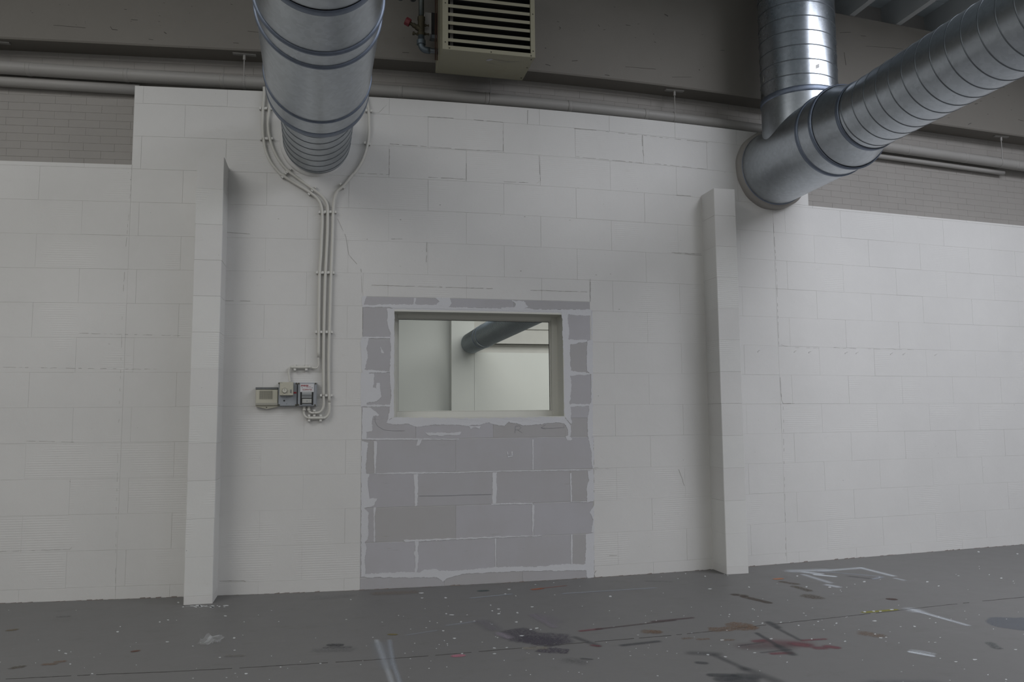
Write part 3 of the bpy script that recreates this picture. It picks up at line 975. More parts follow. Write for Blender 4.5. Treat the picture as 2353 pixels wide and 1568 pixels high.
sm = MB()
g8 = lambda L_: [(810 + x / 3.988, 660 + y / 3.988) for x, y in L_]
g9 = lambda L_: [(800 + x / 3.922, 1000 + y / 3.922) for x, y in L_]
smears = [
    (g8([(88, 88), (128, 85), (100, 165), (380, 158), (770, 163), (880, 183), (1360, 197), (1500, 188), (1700, 203), (1900, 208), (2176, 205), (2200, 225), (2180, 262), (2080, 262), (1975, 248), (1925, 226), (385, 192), (330, 185), (88, 183)]), 1.0),
    (g8([(755, 97), (892, 100), (905, 150), (880, 186), (765, 166), (795, 130)]), 1.2),
    (g8([(1458, 124), (1572, 130), (1605, 175), (1570, 206), (1358, 200), (1368, 186), (1490, 185), (1500, 150)]), 1.2),
    (g8([(560, 100), (585, 100), (572, 150), (590, 165), (560, 165)]), .6),
    (g8([(75, 462), (150, 470), (130, 560), (142, 650), (112, 758), (350, 772), (350, 782), (85, 790)]), 1.2),
    (g8([(75, 785), (200, 792), (190, 920), (215, 930), (225, 880), (250, 880), (255, 950), (262, 1010), (230, 1045), (135, 1062), (130, 1078), (375, 1082), (375, 1096), (75, 1096)]), 1.2),
    (g8([(88, 1098), (170, 1110), (245, 1168), (235, 1180), (185, 1185), (178, 1325), (130, 1330), (125, 1400), (88, 1400)]), 1.2),
    (g8([(88, 455), (350, 458), (350, 468), (88, 470)]), .6),
    (g8([(345, 195), (384, 195), (380, 1190), (345, 1215), (318, 1240), (335, 1150), (355, 1000), (340, 800), (350, 600), (345, 400), (320, 350), (318, 200)]), 1.1),
    (g8([(312, 1245), (384, 1194), (1000, 1203), (1942, 1190), (2005, 1275), (1990, 1400), (1970, 1400), (1975, 1300), (1940, 1250), (1850, 1240), (1700, 1262), (1560, 1268), (1430, 1235), (1390, 1275), (1300, 1262), (1250, 1240), (1180, 1262), (1050, 1272), (900, 1262), (740, 1262), (640, 1280), (560, 1280), (500, 1250), (400, 1262)]), 1.4),
    (g8([(1918, 222), (1985, 232), (1970, 300), (1988, 400), (1978, 478), (2150, 488), (2150, 498), (2050, 518), (1990, 530), (2002, 768), (2185, 790), (2185, 803), (1990, 812), (2010, 900), (1998, 1000), (1990, 1072), (2190, 1074), (2190, 1090), (1998, 1096), (2008, 1260), (1942, 1188), (1936, 700)]), 1.2),
    (g8([(2185, 215), (2202, 215), (2202, 1385), (2160, 1370), (2150, 1280), (2170, 1090), (2185, 1060), (2190, 800), (2145, 765), (2150, 500), (2190, 478)]), 1.2),
    (g8([(665, 1332), (830, 1338), (1000, 1330), (990, 1352), (850, 1362), (700, 1364)]), 1.0),
    (g8([(1065, 1272), (1120, 1280), (1175, 1270), (1165, 1298), (1110, 1285), (1080, 1302)]), .8),
    (g8([(255, 545), (290, 605), (265, 605)]), .5),
    (g8([(600, 1400), (635, 1400), (615, 1450), (585, 1455)]), .6),
    (g9([(118, 48), (178, 66), (158, 300), (160, 345), (192, 352), (170, 460), (172, 570), (262, 572), (232, 640), (150, 660), (182, 700), (180, 940), (150, 968), (165, 1020), (150, 1150), (158, 1270), (118, 1285)]), 1.2),
    (g9([(230, 58), (262, 58), (246, 345), (237, 345)]), .5), (g9([(150, 30), (1000, 33), (1000, 42), (300, 44), (150, 44)]), .5),
    (g9([(200, 348), (560, 336), (970, 336), (1400, 322), (2210, 310), (2210, 318), (1400, 330), (970, 343), (560, 350), (200, 353)]), .5),
    (g9([(593, 352), (628, 348), (630, 460), (622, 640), (602, 640), (600, 500)]), .8),
    (g9([(1303, 335), (1340, 335), (1334, 420), (1342, 470), (1334, 622), (1298, 625)]), .8),
    (g9([(1290, 622), (1400, 616), (1660, 612), (1678, 640), (1670, 905), (1660, 905), (1658, 624), (1400, 626), (1290, 632)]), .6),
    (g9([(230, 655), (250, 655), (240, 720), (243, 965), (232, 965)]), .5),
    (g9([(602, 958), (640, 965), (625, 1050), (636, 1090), (628, 1190), (612, 1255), (600, 1255), (605, 1100), (590, 1070), (606, 1050)]), .9),
    (g9([(1322, 935), (1336, 935), (1334, 1195), (1326, 1195)]), .4),
    (g9([(2006, 898), (2022, 898), (2022, 1182), (2010, 1182)]), .5), (g9([(2000, 345), (2010, 345), (2018, 600), (2150, 600), (2150, 606), (2005, 606)]), .5),
    (g9([(1660, 40), (1670, 40), (1670, 320), (1662, 320)]), .3),
    (g9([(500, 948), (1000, 930), (1300, 918), (1740, 905), (1740, 912), (1300, 930), (1000, 942), (520, 965)]), .8),
    (g9([(150, 1252), (600, 1235), (640, 1248), (690, 1218), (800, 1212), (820, 1228), (1000, 1225), (1300, 1195), (1560, 1188), (1700, 1190), (1950, 1165), (2140, 1165), (2162, 1190), (2150, 1222), (1560, 1228), (1300, 1240), (1040, 1252), (900, 1290), (850, 1322), (800, 1285), (150, 1285)]), 1.6),
    (g9([(2162, 320), (2212, 312), (2217, 600), (2152, 605), (2150, 500), (2168, 410)]), 1.0),
    (g9([(2160, 20), (2212, 16), (2214, 300), (2200, 300), (2190, 150), (2175, 60)]), 1.0),
    (g9([(2150, 890), (2217, 880), (2217, 1290), (2155, 1290), (2138, 1150), (2145, 900)]), 1.0),
    (g9([(2175, 700), (2216, 640), (2216, 880), (2190, 880), (2210, 760)]), 1.0),
    (g9([(1960, 10), (1990, 5), (2020, 35), (2005, 50), (1975, 48)]), .8), (g9([(1430, 150), (1440, 150), (1445, 190), (1475, 180), (1472, 150), (1482, 150), (1484, 192), (1440, 205)]), .4),
]
for pts_, j in smears:
    vv, ff = rough_poly(pts_, off=-0.0022, thick=0.004, jit=j * 1.0, step=1.6)
    sm.add(vv, ff)
sm.build('filler_smear', M_FILLER, infill)['kind'] = 'stuff'

# pencil marks on the blocks: an R, an arrow and a curve
pm = MB()


def pencil(px, w=0.45):
    P = []
    for a, b in zip(px[:-1], px[1:]):
        for k in range(4):
            P.append((a[0] + (b[0] - a[0]) * k / 4, a[1] + (b[1] - a[1]) * k / 4))
    P.append(px[-1])
    for p, q in zip(P[:-1], P[1:]):
        d = np.array(q) - np.array(p)
        n_ = np.array([-d[1], d[0]]) / (np.hypot(*d) + 1e-6) * w / 2
        pm.add([at(*(np.array(p) - n_), -.0024), at(*(np.array(q) - n_), -.0024), at(*(np.array(q) + n_), -.0024), at(*(np.array(p) + n_), -.0024)], [(0, 1, 2, 3)])


pencil(g8([(1490, 1340), (1492, 1275), (1530, 1272), (1545, 1290), (1525, 1308), (1492, 1310)]))
pencil(g8([(1515, 1310), (1556, 1338)]))
pencil(g8([(1770, 1262), (1728, 1290), (1770, 1303)]))
pencil(g8([(1728, 1290), (1800, 1295), (1940, 1288), (1935, 1270)]))
pencil(g8([(205, 1190), (206, 1230), (230, 1275), (290, 1310), (380, 1318), (480, 1316)]))
pencil(g9([(1435, 178), (1455, 188), (1483, 184)]), .8)
pencil(g9([(640, 550), (900, 548), (1100, 540), (1290, 536)]), .7)
pm.build('pencil_mark', mat('pencil_graphite', (0.2, 0.2, 0.22), 0.6), infill)

# ------------------------------------------------------------------ window in the doorway infill
M_GLASS = mat('clear_window_glass', (0.96, 0.98, 0.97), 0.0)
b_ = bsdf(M_GLASS)
b_.inputs['Transmission Weight'].default_value = 1.0
b_.inputs['IOR'].default_value = 1.0 + 0.12
win = MB()
# reveal lining: four thin boards lining the opening
t = .012
u0, u1, z0, z1 = WU0, WU1, WZ0, WZ1
ya, yb = -0.004, 0.235
WY = W(0.2)
win.cbox(u0 - t, u0 + .002, W(u0) - .0015, WY + yb, z0 - t, z1 + t, .001)
win.cbox(u1 - .002, u1 + t, W(u1) - .0015, WY + yb, z0 - t, z1 + t, .001)
ub = np.linspace(u0 + .002, u1 - .002, 9)
for (za_, zb_2) in ((z0 - t, z0 + .002), (z1 - .002, z1 + t)):
    vv, ff = wall_grid(list(ub), [za_, zb_2], lambda u, z: True, -.0015, .235)
    win.add(vv, ff)
window = win.build('window_1', M_LINING)
tag(window, kind='structure')
fr = MB()
fy0, fy1 = WY + 0.165, WY + 0.225
iu0, iu1, iz0, iz1 = -.431, .809, 1.293, 2.018
fr.cbox(u0, iu0, fy0, fy1, z0, z1, .002).cbox(iu1, u1, fy0, fy1, z0, z1, .002)
fr.cbox(iu0, iu1, fy0, fy1, z0, iz0, .002).cbox(iu0, iu1, fy0, fy1, iz1, z1, .002)
fr.build('window_frame', M_LINING, window)
bd = MB()
bt = .012
by0, by1 = fy0 + .012, fy0 + .03
bd.cbox(iu0, iu0 + bt, by0, by1, iz0, iz1, .003).cbox(iu1 - bt, iu1, by0, by1, iz0, iz1, .003)
bd.cbox(iu0 + bt, iu1 - bt, by0, by1, iz0, iz0 + .006, .002).cbox(iu0 + bt, iu1 - bt, by0, by1, iz1 - .006, iz1, .002)
bd.build('glazing_bead', M_LINING, window)
MB().box(iu0 + .002, iu1 - .002, fy0 + .033, fy0 + .039, iz0 + .002, iz1 - .002).build('pane', M_GLASS, window)
gk = MB()
gk.box(iu0 + bt, iu0 + bt + .003, fy0 + .029, fy0 + .032, iz0, iz1).box(iu1 - bt - .003, iu1 - bt, fy0 + .029, fy0 + .032, iz0, iz1)
gk.box(iu0 + bt, iu1 - bt, fy0 + .029, fy0 + .032, iz1 - .009, iz1 - .006)
gk.build('gasket', mat('dark_glazing_gasket', (0.05, 0.05, 0.045), .7), window)

# ------------------------------------------------------------------ pillars (block piers)


def pillar(name, x0, x1, y0, top, joints, rib_rows, lab):
    base = MB().box(x0 + .004, x1 - .004, y0 + .004, max(W(x0), W(x1)) + .002, -0.002, top - .004).build(name, M_CORE)
    tag(base, kind='structure')
    js = [0.0] + joints + [top]
    for a, b in zip(js[:-1], js[1:]):
        ox = (RNG.random() - .5) * .002
        c = .004
        mbk = MB()
        g = .0001 + .0005 * RNG.random()
        yb_ = max(W(x0), W(x1)) + .01
        v = []
        for z, s in ((a + g, 0), (a + g + .0012, 1), (b - g - .0012, 1), (b - g, 0)):
            k = .0 if s else .0009
            v += [(x0 + k + ox, yb_, z), (x0 + k + ox, y0 + c + k, z), (x0 + c + ox, y0 + k, z), (x1 - c + ox, y0 + k, z), (x1 - k + ox, y0 + c + k, z), (x1 - k + ox, yb_, z)]
        f = []
        for r_ in range(3):
            for i in range(5):
                p = r_ * 6 + i
                f.append((p, p + 1, p + 7, p + 6))
        f += [(5, 4, 3, 2, 1, 0), (18, 19, 20, 21, 22, 23)]
        mbk.add(v, f)
        mbk.build('block', M_PIER if RNG.random() < .5 else M_WHITE, base)
    return base


JZ = [Z0 + DZ * k for k in range(13)]
lj = [0.087 + 0.2565 * k - .03 for k in range(12)]
pillar('pillar_left', -1.876, -1.690, -0.140, 3.116, [z for z in lj if z < 3.05], 0, '')
pr = pillar('pillar_right', 2.120, 2.311, -0.152, 3.106, [z for z in lj if z < 3.05], 0, '')

# ------------------------------------------------------------------ brick wall behind, above the blocks
us = urange((), 0.25)
v, f = wall_grid(us, [2.95, 5.3], lambda u, z: True, 0.2412, 0.40)
bw = mk('wall_upper', v, f, M_BRICKJ)
tag(bw, kind='structure')
v, f = wall_grid(us, [-.02, WZ0 - .012, WZ1 + .012, 2.95], lambda u, z: not ((WZ0 - .05 < z < WZ1 + .05) and (WU0 - .03 < u < WU1 + .03)), 0.217, 0.40)


def brick(u0, u1, z0, z1, mbx=None):
    pr_ = RNG.random() * .0009
    b = .0009
    us_ = [u0, u1]
    v = []
    for u, uf in ((u0, u0 + b), (u1, u1 - b)):
        y = W(u) + .2400 - pr_
        v += [(uf, y, z0 + b), (uf, y, z1 - b), (u, y + b, z0), (u, y + b, z1), (u, W(u) + .25, z0), (u, W(u) + .25, z1)]
    f = [(0, 6, 7, 1), (2, 8, 6, 0), (1, 7, 9, 3), (4, 10, 8, 2), (3, 9, 11, 5), (0, 1, 3, 2), (2, 3, 5, 4), (6, 8, 9, 7), (8, 10, 11, 9)]
    if mbx is not None:
        mbx.add(v, f)
    else:
        mk('brick', v, f, M_BRICK, bw)


BL, BH, JT = 0.222, 0.060, 0.0008
rest = MB()
nb = 0
cz = 2.99
row = 0
while cz < 4.10:
    off = (0.111 if row % 2 else 0.0) + (RNG.random() - .5) * .02
    x = -6.0 + off
    while x < 8.5:
        x1 = x + BL
        seen = -3.75 < x1 and x < 6.4
        low = cz < 3.74
        hid = low and (RAISE_L + .02 < x and x1 < RAISE_R - .02)
        if not hid and cz + BH > 3.06:
            a, b_e = x + JT / 2, x1 - JT / 2
            if low and x < RAISE_L < x1:
                pass
            if seen and low and nb < 290:
                brick(a, b_e, cz + JT / 2, cz + BH - JT / 2)
                nb += 1
            else:
                brick(a, b_e, cz + JT / 2, cz + BH - JT / 2, rest)
        x = x1
    cz += BH
    row += 1
o = rest.build('brickwork', M_BRICK, bw)
o['kind'] = 'stuff'

# ------------------------------------------------------------------ concrete beam over it, ceiling, rafters
BZ0, BZ1 = 4.055, 5.0
us = urange((), 0.3)
v, f = wall_grid(us, [BZ0, BZ0 + 0.012, BZ1], lambda u, z: True, 0.04, 0.2395)
for i, q in enumerate(v):     # taken-off lower arris
    if abs(q[2] - BZ0) < 1e-6 and i < len(v) // 2:
        v[i] = (q[0], q[1] + 0.008, q[2])
beam = mk('beam', v, f, M_BEAM)
tag(beam, kind='structure')
# bug holes and formwork scars of the beam
sc_ = MB()


def scar(pts, w, off=.0385):
    for p, q in zip(pts[:-1], pts[1:]):
        d = np.array(q, float) - np.array(p, float)
        n_ = np.array([-d[1], d[0]]) / (np.hypot(*d) + 1e-6) * w / 3
        c4_ = [np.array(p) - n_, np.array(q) - n_, np.array(q) + n_, np.array(p) + n_]
        fr_ = [at(x, y, off) for x, y in c4_]
        bk_ = [r + np.array([0, .004, 0]) for r in fr_]
        sc_.add(fr_ + bk_, [(0, 1, 2, 3), (0, 4, 5, 1), (1, 5, 6, 2), (2, 6, 7, 3), (3, 7, 4, 0)])


t4 = lambda x, y: (1250 + x / 4.278, y / 4.278)
t1 = lambda x, y: (x / 3.92, y / 3.92)
for L_, w_ in [([t1(480, 226), t1(690, 243), t1(770, 250)], .8), ([t1(993, 238), t1(1010, 264), t1(1058, 270)], 1.6), ([t1(1180, 175), t1(1240, 180)], 1.2), ([t1(1478, 288), t1(1498, 302)], 2),
               ([t1(1340, 352), t1(1380, 358)], 1.0), ([t1(2230, 280), t1(2340, 292)], .8), ([t1(1120, 82), t1(1140, 84)], 1), ([t1(2100, 386), t1(2150, 388)], 1),
               ([t4(1185, 138), t4(1220, 158)], 2.4), ([t4(805, 243), t4(850, 252)], 1), ([t4(275, 600), t4(330, 594)], 1.4), ([t4(600, 735), t4(645, 742)], 1.2), ([t4(800, 655), t4(1100, 680)], .7),
               ([t4(1260, 757), t4(1450, 757)], .6), ([t4(1525, 680), t4(1530, 692)], 1.5), ([t4(1735, 495), t4(1775, 495)], 1.2), ([t4(150, 262), t4(165, 275), t4(150, 290)], 1), ([t4(535, 240), t4(545, 262)], 1),
               ([t4(10, 470), t4(22, 474)], 2), ([t4(128, 210), t4(150, 215)], 1), ([t4(1075, 332), t4(1082, 336)], 2), ([t4(1085, 410), t4(1100, 418)], 1), ([t4(15, 630), t4(65, 645)], 1.2),
               ([(1990, 106), (2050, 110), (2075, 113)], .7), ([(1930, 75), (1955, 74)], 1), ([(1978, 82), (1990, 83)], 1), ([(1940, 120), (1944, 150)], 1.2), ([(2225, 286), (2232, 283)], 2), ([(2240, 239), (2247, 238)], 1.6),
               ([(925, 120), (940, 121)], 1), ([(530, 9), (534, 10)], 1.2), ([(2340, 275), (2352, 278)], 1.0)]:
    scar(L_, w_)
for k in range(40):
    x = random.choice([random.uniform(20, 560), random.uniform(1260, 1700), random.uniform(2150, 2340)])
    y = random.uniform(5, 60) if x < 600 else (random.uniform(10, 160) if x < 1800 else random.uniform(170, 280))
    scar([(x, y), (x + random.uniform(1, 5), y + random.uniform(-.5, .6))], random.uniform(.4, 1.0))
sc_.build('surface_scar', mat('dark_formwork_scar', (0.075, 0.07, 0.062), .9), beam)['kind'] = 'stuff'

M_TIMBER = painted('grey_blue_roof_timber', (0.46, 0.48, 0.48), var=.08, specks=False, rough=.7)
M_BOARD = painted('roof_boards', (0.50, 0.56, 0.58), var=.1, specks=False, rough=.8)
# roof deck with openings for the rooflights and the added fill
xs = sorted(set([XA, XB] + [q for s in TOP_LIGHTS for q in s[:2]]))
ys = sorted(set([YA, 1.6] + [q for s in TOP_LIGHTS for q in s[2:4]]))
cm = MB()
for i in range(len(xs) - 1):
    for j in range(len(ys) - 1):
        cx_, cy_ = (xs[i] + xs[i + 1]) / 2, (ys[j] + ys[j + 1]) / 2
        if any(s[0] < cx_ < s[1] and s[2] < cy_ < s[3] for s in TOP_LIGHTS):
            continue
        cm.box(xs[i], xs[i + 1], ys[j], ys[j + 1], CEIL + .04, CEIL + .12)
ceil_ = cm.build('ceiling', M_BOARD)
tag(ceil_, kind='structure')
# boards of the deck that can be seen in the bays between the rafters
for k in range(14):
    y1_ = 0.75 - .145 * k
    MB().cbox(2.6, 6.6, 0, .138, 0, .018, .003)
    b0 = y1_ - .140
    o = MB().box(2.6, 6.6, b0, y1_, CEIL + .020 + .003 * (k % 2), CEIL + .041).build('roof_board', M_BOARD, ceil_)
for k, xr in enumerate([-6.68, -6.13, -5.58, -5.02, -4.47, -3.91, -3.36, -2.80, -2.25, -1.69, -1.14, -.58, -.03, .52, 1.07, 1.63, 2.18, 2.73, 3.284, 3.838, 4.392, 4.946, 5.50, 6.055, 6.61, 7.17]):
    if k < 17 and xr < 2.5:
        continue
    o = MB().box(xr - .030, xr + .030, -2.25, W(xr) + .26, BZ1 + .004, CEIL + .02).build('rafter', M_TIMBER, ceil_)

# side and rear walls of the hall
for nm, bx in (('wall_left', (XA - .1, XA, YA, 1.6, 0, CEIL + .05)), ('wall_right', (XB, XB + .1, YA, 1.6, 0, CEIL + .05)), ('wall_front', (XA, XB, YA - .1, YA, 0, CEIL + .05))):
    tag(MB().box(*bx).build(nm, M_WHITE), kind='structure')

# ------------------------------------------------------------------ long painted pipe under the beam and its hangers
PK = [(-140, 147), (0, 156), (150, 163), (300, 171), (450, 181), (600, 190), (900, 212), (1100, 228), (1300, 247), (1500, 267), (1745, 293), (2000, 332), (2100, 347), (2200, 361), (2300, 376), (2353, 383), (2480, 402)]
pth = [at(x, y, 0.14) for x, y in PK]
P_ = np.array(pth)
xs_ = P_[:, 0]
zfit = np.polyfit(xs_, P_[:, 2], 3)
pipe_z = lambda x: float(np.polyval(zfit, min(max(x, -3.9), 6.3)))
path = [(x, W(x) + .14, pipe_z(x)) for x in np.arange(-7.4, 9.5, .15)]
pipe = empty('wall_pipe', path[0], 'long grey painted pipe running across the picture just under the concrete beam', 'pipe')
MB().tube(path, .049, 20).build('tube', M_PIPE, pipe, smooth=True)
for x, y in [(62, 159), (288, 170), (510, 185), (921, 214), (1120, 230), (1311, 248), (1487, 266), (2093, 347), (2225, 365), (2341, 383)]:
    c = at(x, y, .09)
    xc = c[0]
    p0 = np.array([xc - .016, W(xc - .016) + .14, pipe_z(xc - .016)])
    p1 = np.array([xc + .016, W(xc + .016) + .14, pipe_z(xc + .016)])
    jm = MB().tube([p0, p0 * .85 + p1 * .15, p0 * .15 + p1 * .85, p1], [.0495, .0515, .0515, .0495], 20)
    jm.build('pipe_joint', M_PIPE, pipe, smooth=True)
# rail under the pipe (left and right of the raised blockwork)
for a, b in ((-7.4, RAISE_L - .01), (RAISE_R + .0, 5.80)):
    n = 10
    q = np.linspace(a, b, n)
    pp = [(x, W(x) + .196, pipe_z(x) - (.085 if x < 0 else .078)) for x in q]
    o = MB().tube(pp, .040 if a < 0 else .024, 14).build('under_rail', M_PIPE, None, smooth=True)
    tag(o, 'grey rounded rail beneath the long pipe, over the %s stretch of bare brickwork' % ('left' if a < 0 else 'right'), 'rail')


def hanger(px, py, ylow, lab, plate=True):
    c = at(px, py, .14)
    x = c[0]
    e = empty('pipe_hanger', (x, W(x) + .14, BZ0), lab, 'hanger', 'hangers of the long pipe')
    y = W(x) + .10
    if plate:
        MB().cbox(x - .085, x + .085, y - .016, y + .016, BZ0 - .010, BZ0 + .001, .002).build('mounting_plate', M_PIPE, e)
    MB().lathe((x, y, BZ0 - .05), (0, 0, 1), [(0, .003), (0, .010), (.04, .010), (.043, .005)], 10).build('nut', M_PIPE, e)
    MB().tube([(x, y, BZ0), (x, y, (BZ0 + pipe_z(x)) / 2), (x, y + .004, pipe_z(x) + .03)], .0042, 8).build('rod', M_PIPE, e)
    MB().lathe((x - .008, W(x) + .14, pipe_z(x)), (1, 0, 0), [(0, .0492), (0, .0525), (.016, .0525), (.016, .0492)], 24).build('clip', M_PIPE, e)


hanger(0, 76, 0, 'pipe hanger with ceiling plate at the far left edge of the photo')
hanger(563, 121, 0, 'pipe hanger with flat plate just left of the wide left duct')
hanger(1125, 178, 0, 'pipe hanger rod showing below the louvred heater')
hanger(1545, 210, 0, 'pipe hanger with flat plate left of the upright duct')
hanger(2292, 309, 0, 'pipe hanger with flat plate right of the ducts, under the beam')

# ------------------------------------------------------------------ ducts
PITCHD = 0.122


def bead(o, d, s, r, wd=.030, h=.008):
    return MB().lathe(o, d, [(s - wd / 2, r - .001), (s - wd / 2 + .004, r + h * .7), (s - wd * .15, r + h), (s + wd * .15, r + h), (s + wd / 2 - .004, r + h * .7), (s + wd / 2, r - .001)], 72)


# left duct: axis through (-1.052, 0, 3.339)
LA = np.array([-1.052, 0, 3.339])
LD = np.array([0.0216, -1, 0.0046])
LD = LD / np.linalg.norm(LD)
ld = empty('ventilation_duct', LA + LD * (-.03), 'wide galvanised round duct above the conduits, coming out of the wall overhead', 'duct', 'round ventilation ducts')
helix(LA - LD * .07, LD, 1.10, .246, PITCHD, ld, M_STEEL, M_SEAM, phase=.35)
pf = [(.935, .244), (.947, .316), (.96, .318), (1.0, .318), (1.18, .316), (1.95, .315), (1.963, .315)]
autosmooth(MB().lathe(LA, LD, pf, 72).build('silencer_body', M_STEEL, ld), 40)
autosmooth(MB().lathe(LA, LD, [(1.963, .315), (2.12, .315)], 72).build('coupling_sleeve', M_STEEL, ld), 40)
autosmooth(MB().lathe(LA, LD, [(2.12, .315), (2.42, .285), (2.47, .284)], 72).build('reducer', M_STEEL, ld), 40)
for s, r, wd, h in ((.975, .317, .075, .004), (1.20, .316, .03, .008), (1.963, .315, .034, .010), (2.119, .315, .034, .010), (2.455, .283, .05, .004)):
    autosmooth(bead(LA, LD, s, r, wd, h).build('coupling_band', M_BAND, ld), 50)
helix(LA + LD * 2.47, LD, 6.3, .279, PITCHD, ld, M_STEEL, M_SEAM, phase=.6)

# right duct
RA = np.array([2.818, 0, 3.382])
RD = np.array([-0.003, -1, 0.004])
RD = RD / np.linalg.norm(RD)
rd = empty('ventilation_duct', RA, 'galvanised duct with upright branch, leaving the wall and running up to the right', 'duct', 'round ventilation ducts')
autosmooth(MB().lathe(RA, RD, [(-.16, .319), (.74, .319), (.768, .319)], 84).build('tee_body', M_STEEL, rd), 40)
autosmooth(MB().lathe(RA, RD, [(.768, .319), (.944, .319)], 84).build('coupling_sleeve', M_STEEL, rd), 40)
autosmooth(MB().lathe(RA, RD, [(.944, .319), (1.14, .257), (1.185, .256)], 84).build('reducer', M_STEEL, rd), 40)
for s, r, wd, h in ((-.062, .319, .03, .009), (.768, .319, .036, .010), (.944, .319, .036, .010), (1.175, .256, .04, .005)):
    autosmooth(bead(RA, RD, s, r, wd, h).build('coupling_band', M_BAND, rd), 50)
helix(RA + RD * 1.185, RD, 8.0, .252, PITCHD, rd, M_STEEL, M_SEAM, phase=.30, sgn=1)
VA = np.array([RA[0], -0.345, RA[2]])
autosmooth(MB().lathe(VA, (0, 0, 1), [(0, .303), (.43, .303)], 84).build('branch_collar', M_STEEL, rd), 40)
autosmooth(bead(VA, (0, 0, 1), .435, .303, .05, .007).build('coupling_band', M_BAND, rd), 50)
helix(VA + np.array([0, 0, .46]), (0, 0, 1), CEIL - VA[2] - .46 + .03, .302, .120, rd, M_STEEL_V, M_SEAM, phase=.2, sgn=-1)
# two small stickers on the upright branch


def sticker(px, py, w, h, m):
    d = ray(px, py)
    d = d / np.linalg.norm(d)
    # ray - vertical cylinder
    ox, oy = CAM[0] - VA[0], CAM[1] - VA[1]
    a = d[0] ** 2 + d[1] ** 2
    b = 2 * (ox * d[0] + oy * d[1])
    c = ox * ox + oy * oy - .3035 ** 2
    tt = (-b - math.sqrt(b * b - 4 * a * c)) / (2 * a)
    p = CAM + d * tt
    th = math.atan2(p[1] - VA[1], p[0] - VA[0])
    v = []
    for dz in (-h / 2, h / 2):
        for q in (-1, 0, 1):
            t2 = th + q * w / .303 / 2
            v.append((VA[0] + .3038 * math.cos(t2), VA[1] + .3038 * math.sin(t2), p[2] + dz + .006 * q))
    mk('sticker', v, [(0, 1, 4, 3), (1, 2, 5, 4)], m, rd)


M_STICK = mat('white_sticker', (0.62, 0.62, 0.62), .5)
sticker(1879, 152, .028, .030, M_STICK)
sticker(1755, 183, .022, .040, mat('dull_sticker', (0.3, 0.3, 0.28), .6))

# plaster collar where the right duct enters the wall
th = np.linspace(0, 2 * PI, 61)[:-1]
v, f = [], []
for (r, y) in ((.322, -.035), (.340, -.030), (.349, .0), (.352, .14), (.322, .14)):
    for q in th:
        jj = 1 + (.005 * math.sin(5 * q) + .004 * math.sin(13 * q + 1)) * (r > .33)
        x = RA[0] + r * jj * math.cos(q)
        v.append((x, .085 + y, RA[2] + r * jj * math.sin(q)))
for k in range(4):
    for i in range(60):
        f.append((k * 60 + i, k * 60 + (i + 1) % 60, (k + 1) * 60 + (i + 1) % 60, (k + 1) * 60 + i))
o = mk('wall_collar', v, f, M_BRICK, wall, smooth=True)
tag(o, 'grey mortar ring round the right duct')
v, f = [], []
for (r, y) in ((.247, -.012), (.262, -.010), (.275, .004), (.275, .06)):
    for q in th:
        v.append((LA[0] + r * math.cos(q), W(LA[0]) + y, LA[2] + r * math.sin(q)))
for k in range(3):
    for i in range(60):
        f.append((k * 60 + i, k * 60 + (i + 1) % 60, (k + 1) * 60 + (i + 1) % 60, (k + 1) * 60 + i))
mk('wall_collar', v, f, M_WHITE, wall, smooth=True)

# ------------------------------------------------------------------ louvred unit heater
M_CREAM = mat('cream_enamel', (0.29, 0.275, 0.20), .5)
nz = noise(M_CREAM, 6, 6, .7)
L(M_CREAM, mixc(M_CREAM, maprange(M_CREAM, nz, .55, .75, 0, .5), (0.29, 0.276, 0.20), (0.26, 0.215, 0.14)), bsdf(M_CREAM).inputs['Base Color'])
M_SCREW = mat('dull_screw', (0.12, 0.115, 0.09), .4, .8)
HX0, HX1, HYF, HYB, HZ0, HZ1 = -.163, .532, -.460, -.055, 3.923, 4.66
ht = empty('unit_heater', ((HX0 + HX1) / 2, HYB, HZ0), 'cream louvred unit heater hung in front of the beam', 'heater')
hb = MB()
s_ = .004
hb.box(HX0, HX0 + s_, HYF + .0102, HYB, HZ0, HZ1).box(HX1 - s_, HX1, HYF + .0102, HYB, HZ0, HZ1)
hb.box(HX0 + s_, HX1 - s_, HYF + .0102, HYB - s_, HZ0 + .0004, HZ0 + s_).box(HX0 + s_, HX1 - s_, HYF + .0102, HYB - s_, HZ1 - s_, HZ1).box(HX0 + s_, HX1 - s_, HYB - s_, HYB, HZ0, HZ1)
hb.build('casing', M_CREAM, ht)
hf = MB()
fw = .040
hf.cbox(HX0 - .002, HX0 + fw, HYF - .006, HYF + .010, HZ0, HZ1, .002).cbox(HX1 - fw + .008, HX1 + .002, HYF - .006, HYF + .010, HZ0, HZ1, .002)
hf.cbox(HX0 + fw, HX1 - fw + .008, HYF - .006, HYF + .010, HZ0, HZ0 + .032, .002).cbox(HX0 + fw, HX1 - fw + .008, HYF - .006, HYF + .010, HZ1 - .04, HZ1, .002)
hf.build('front_frame', M_CREAM, ht)
MB().box(HX0 + .01, HX1 - .01, HYF + .10, HYF + .104, HZ0 + .01, HZ1 - .01).build('heat_exchanger', M_DARK, ht)
lx0, lx1 = HX0 + fw + .001, HX1 - fw + .007
zsl = HZ0 + .066
k = 0
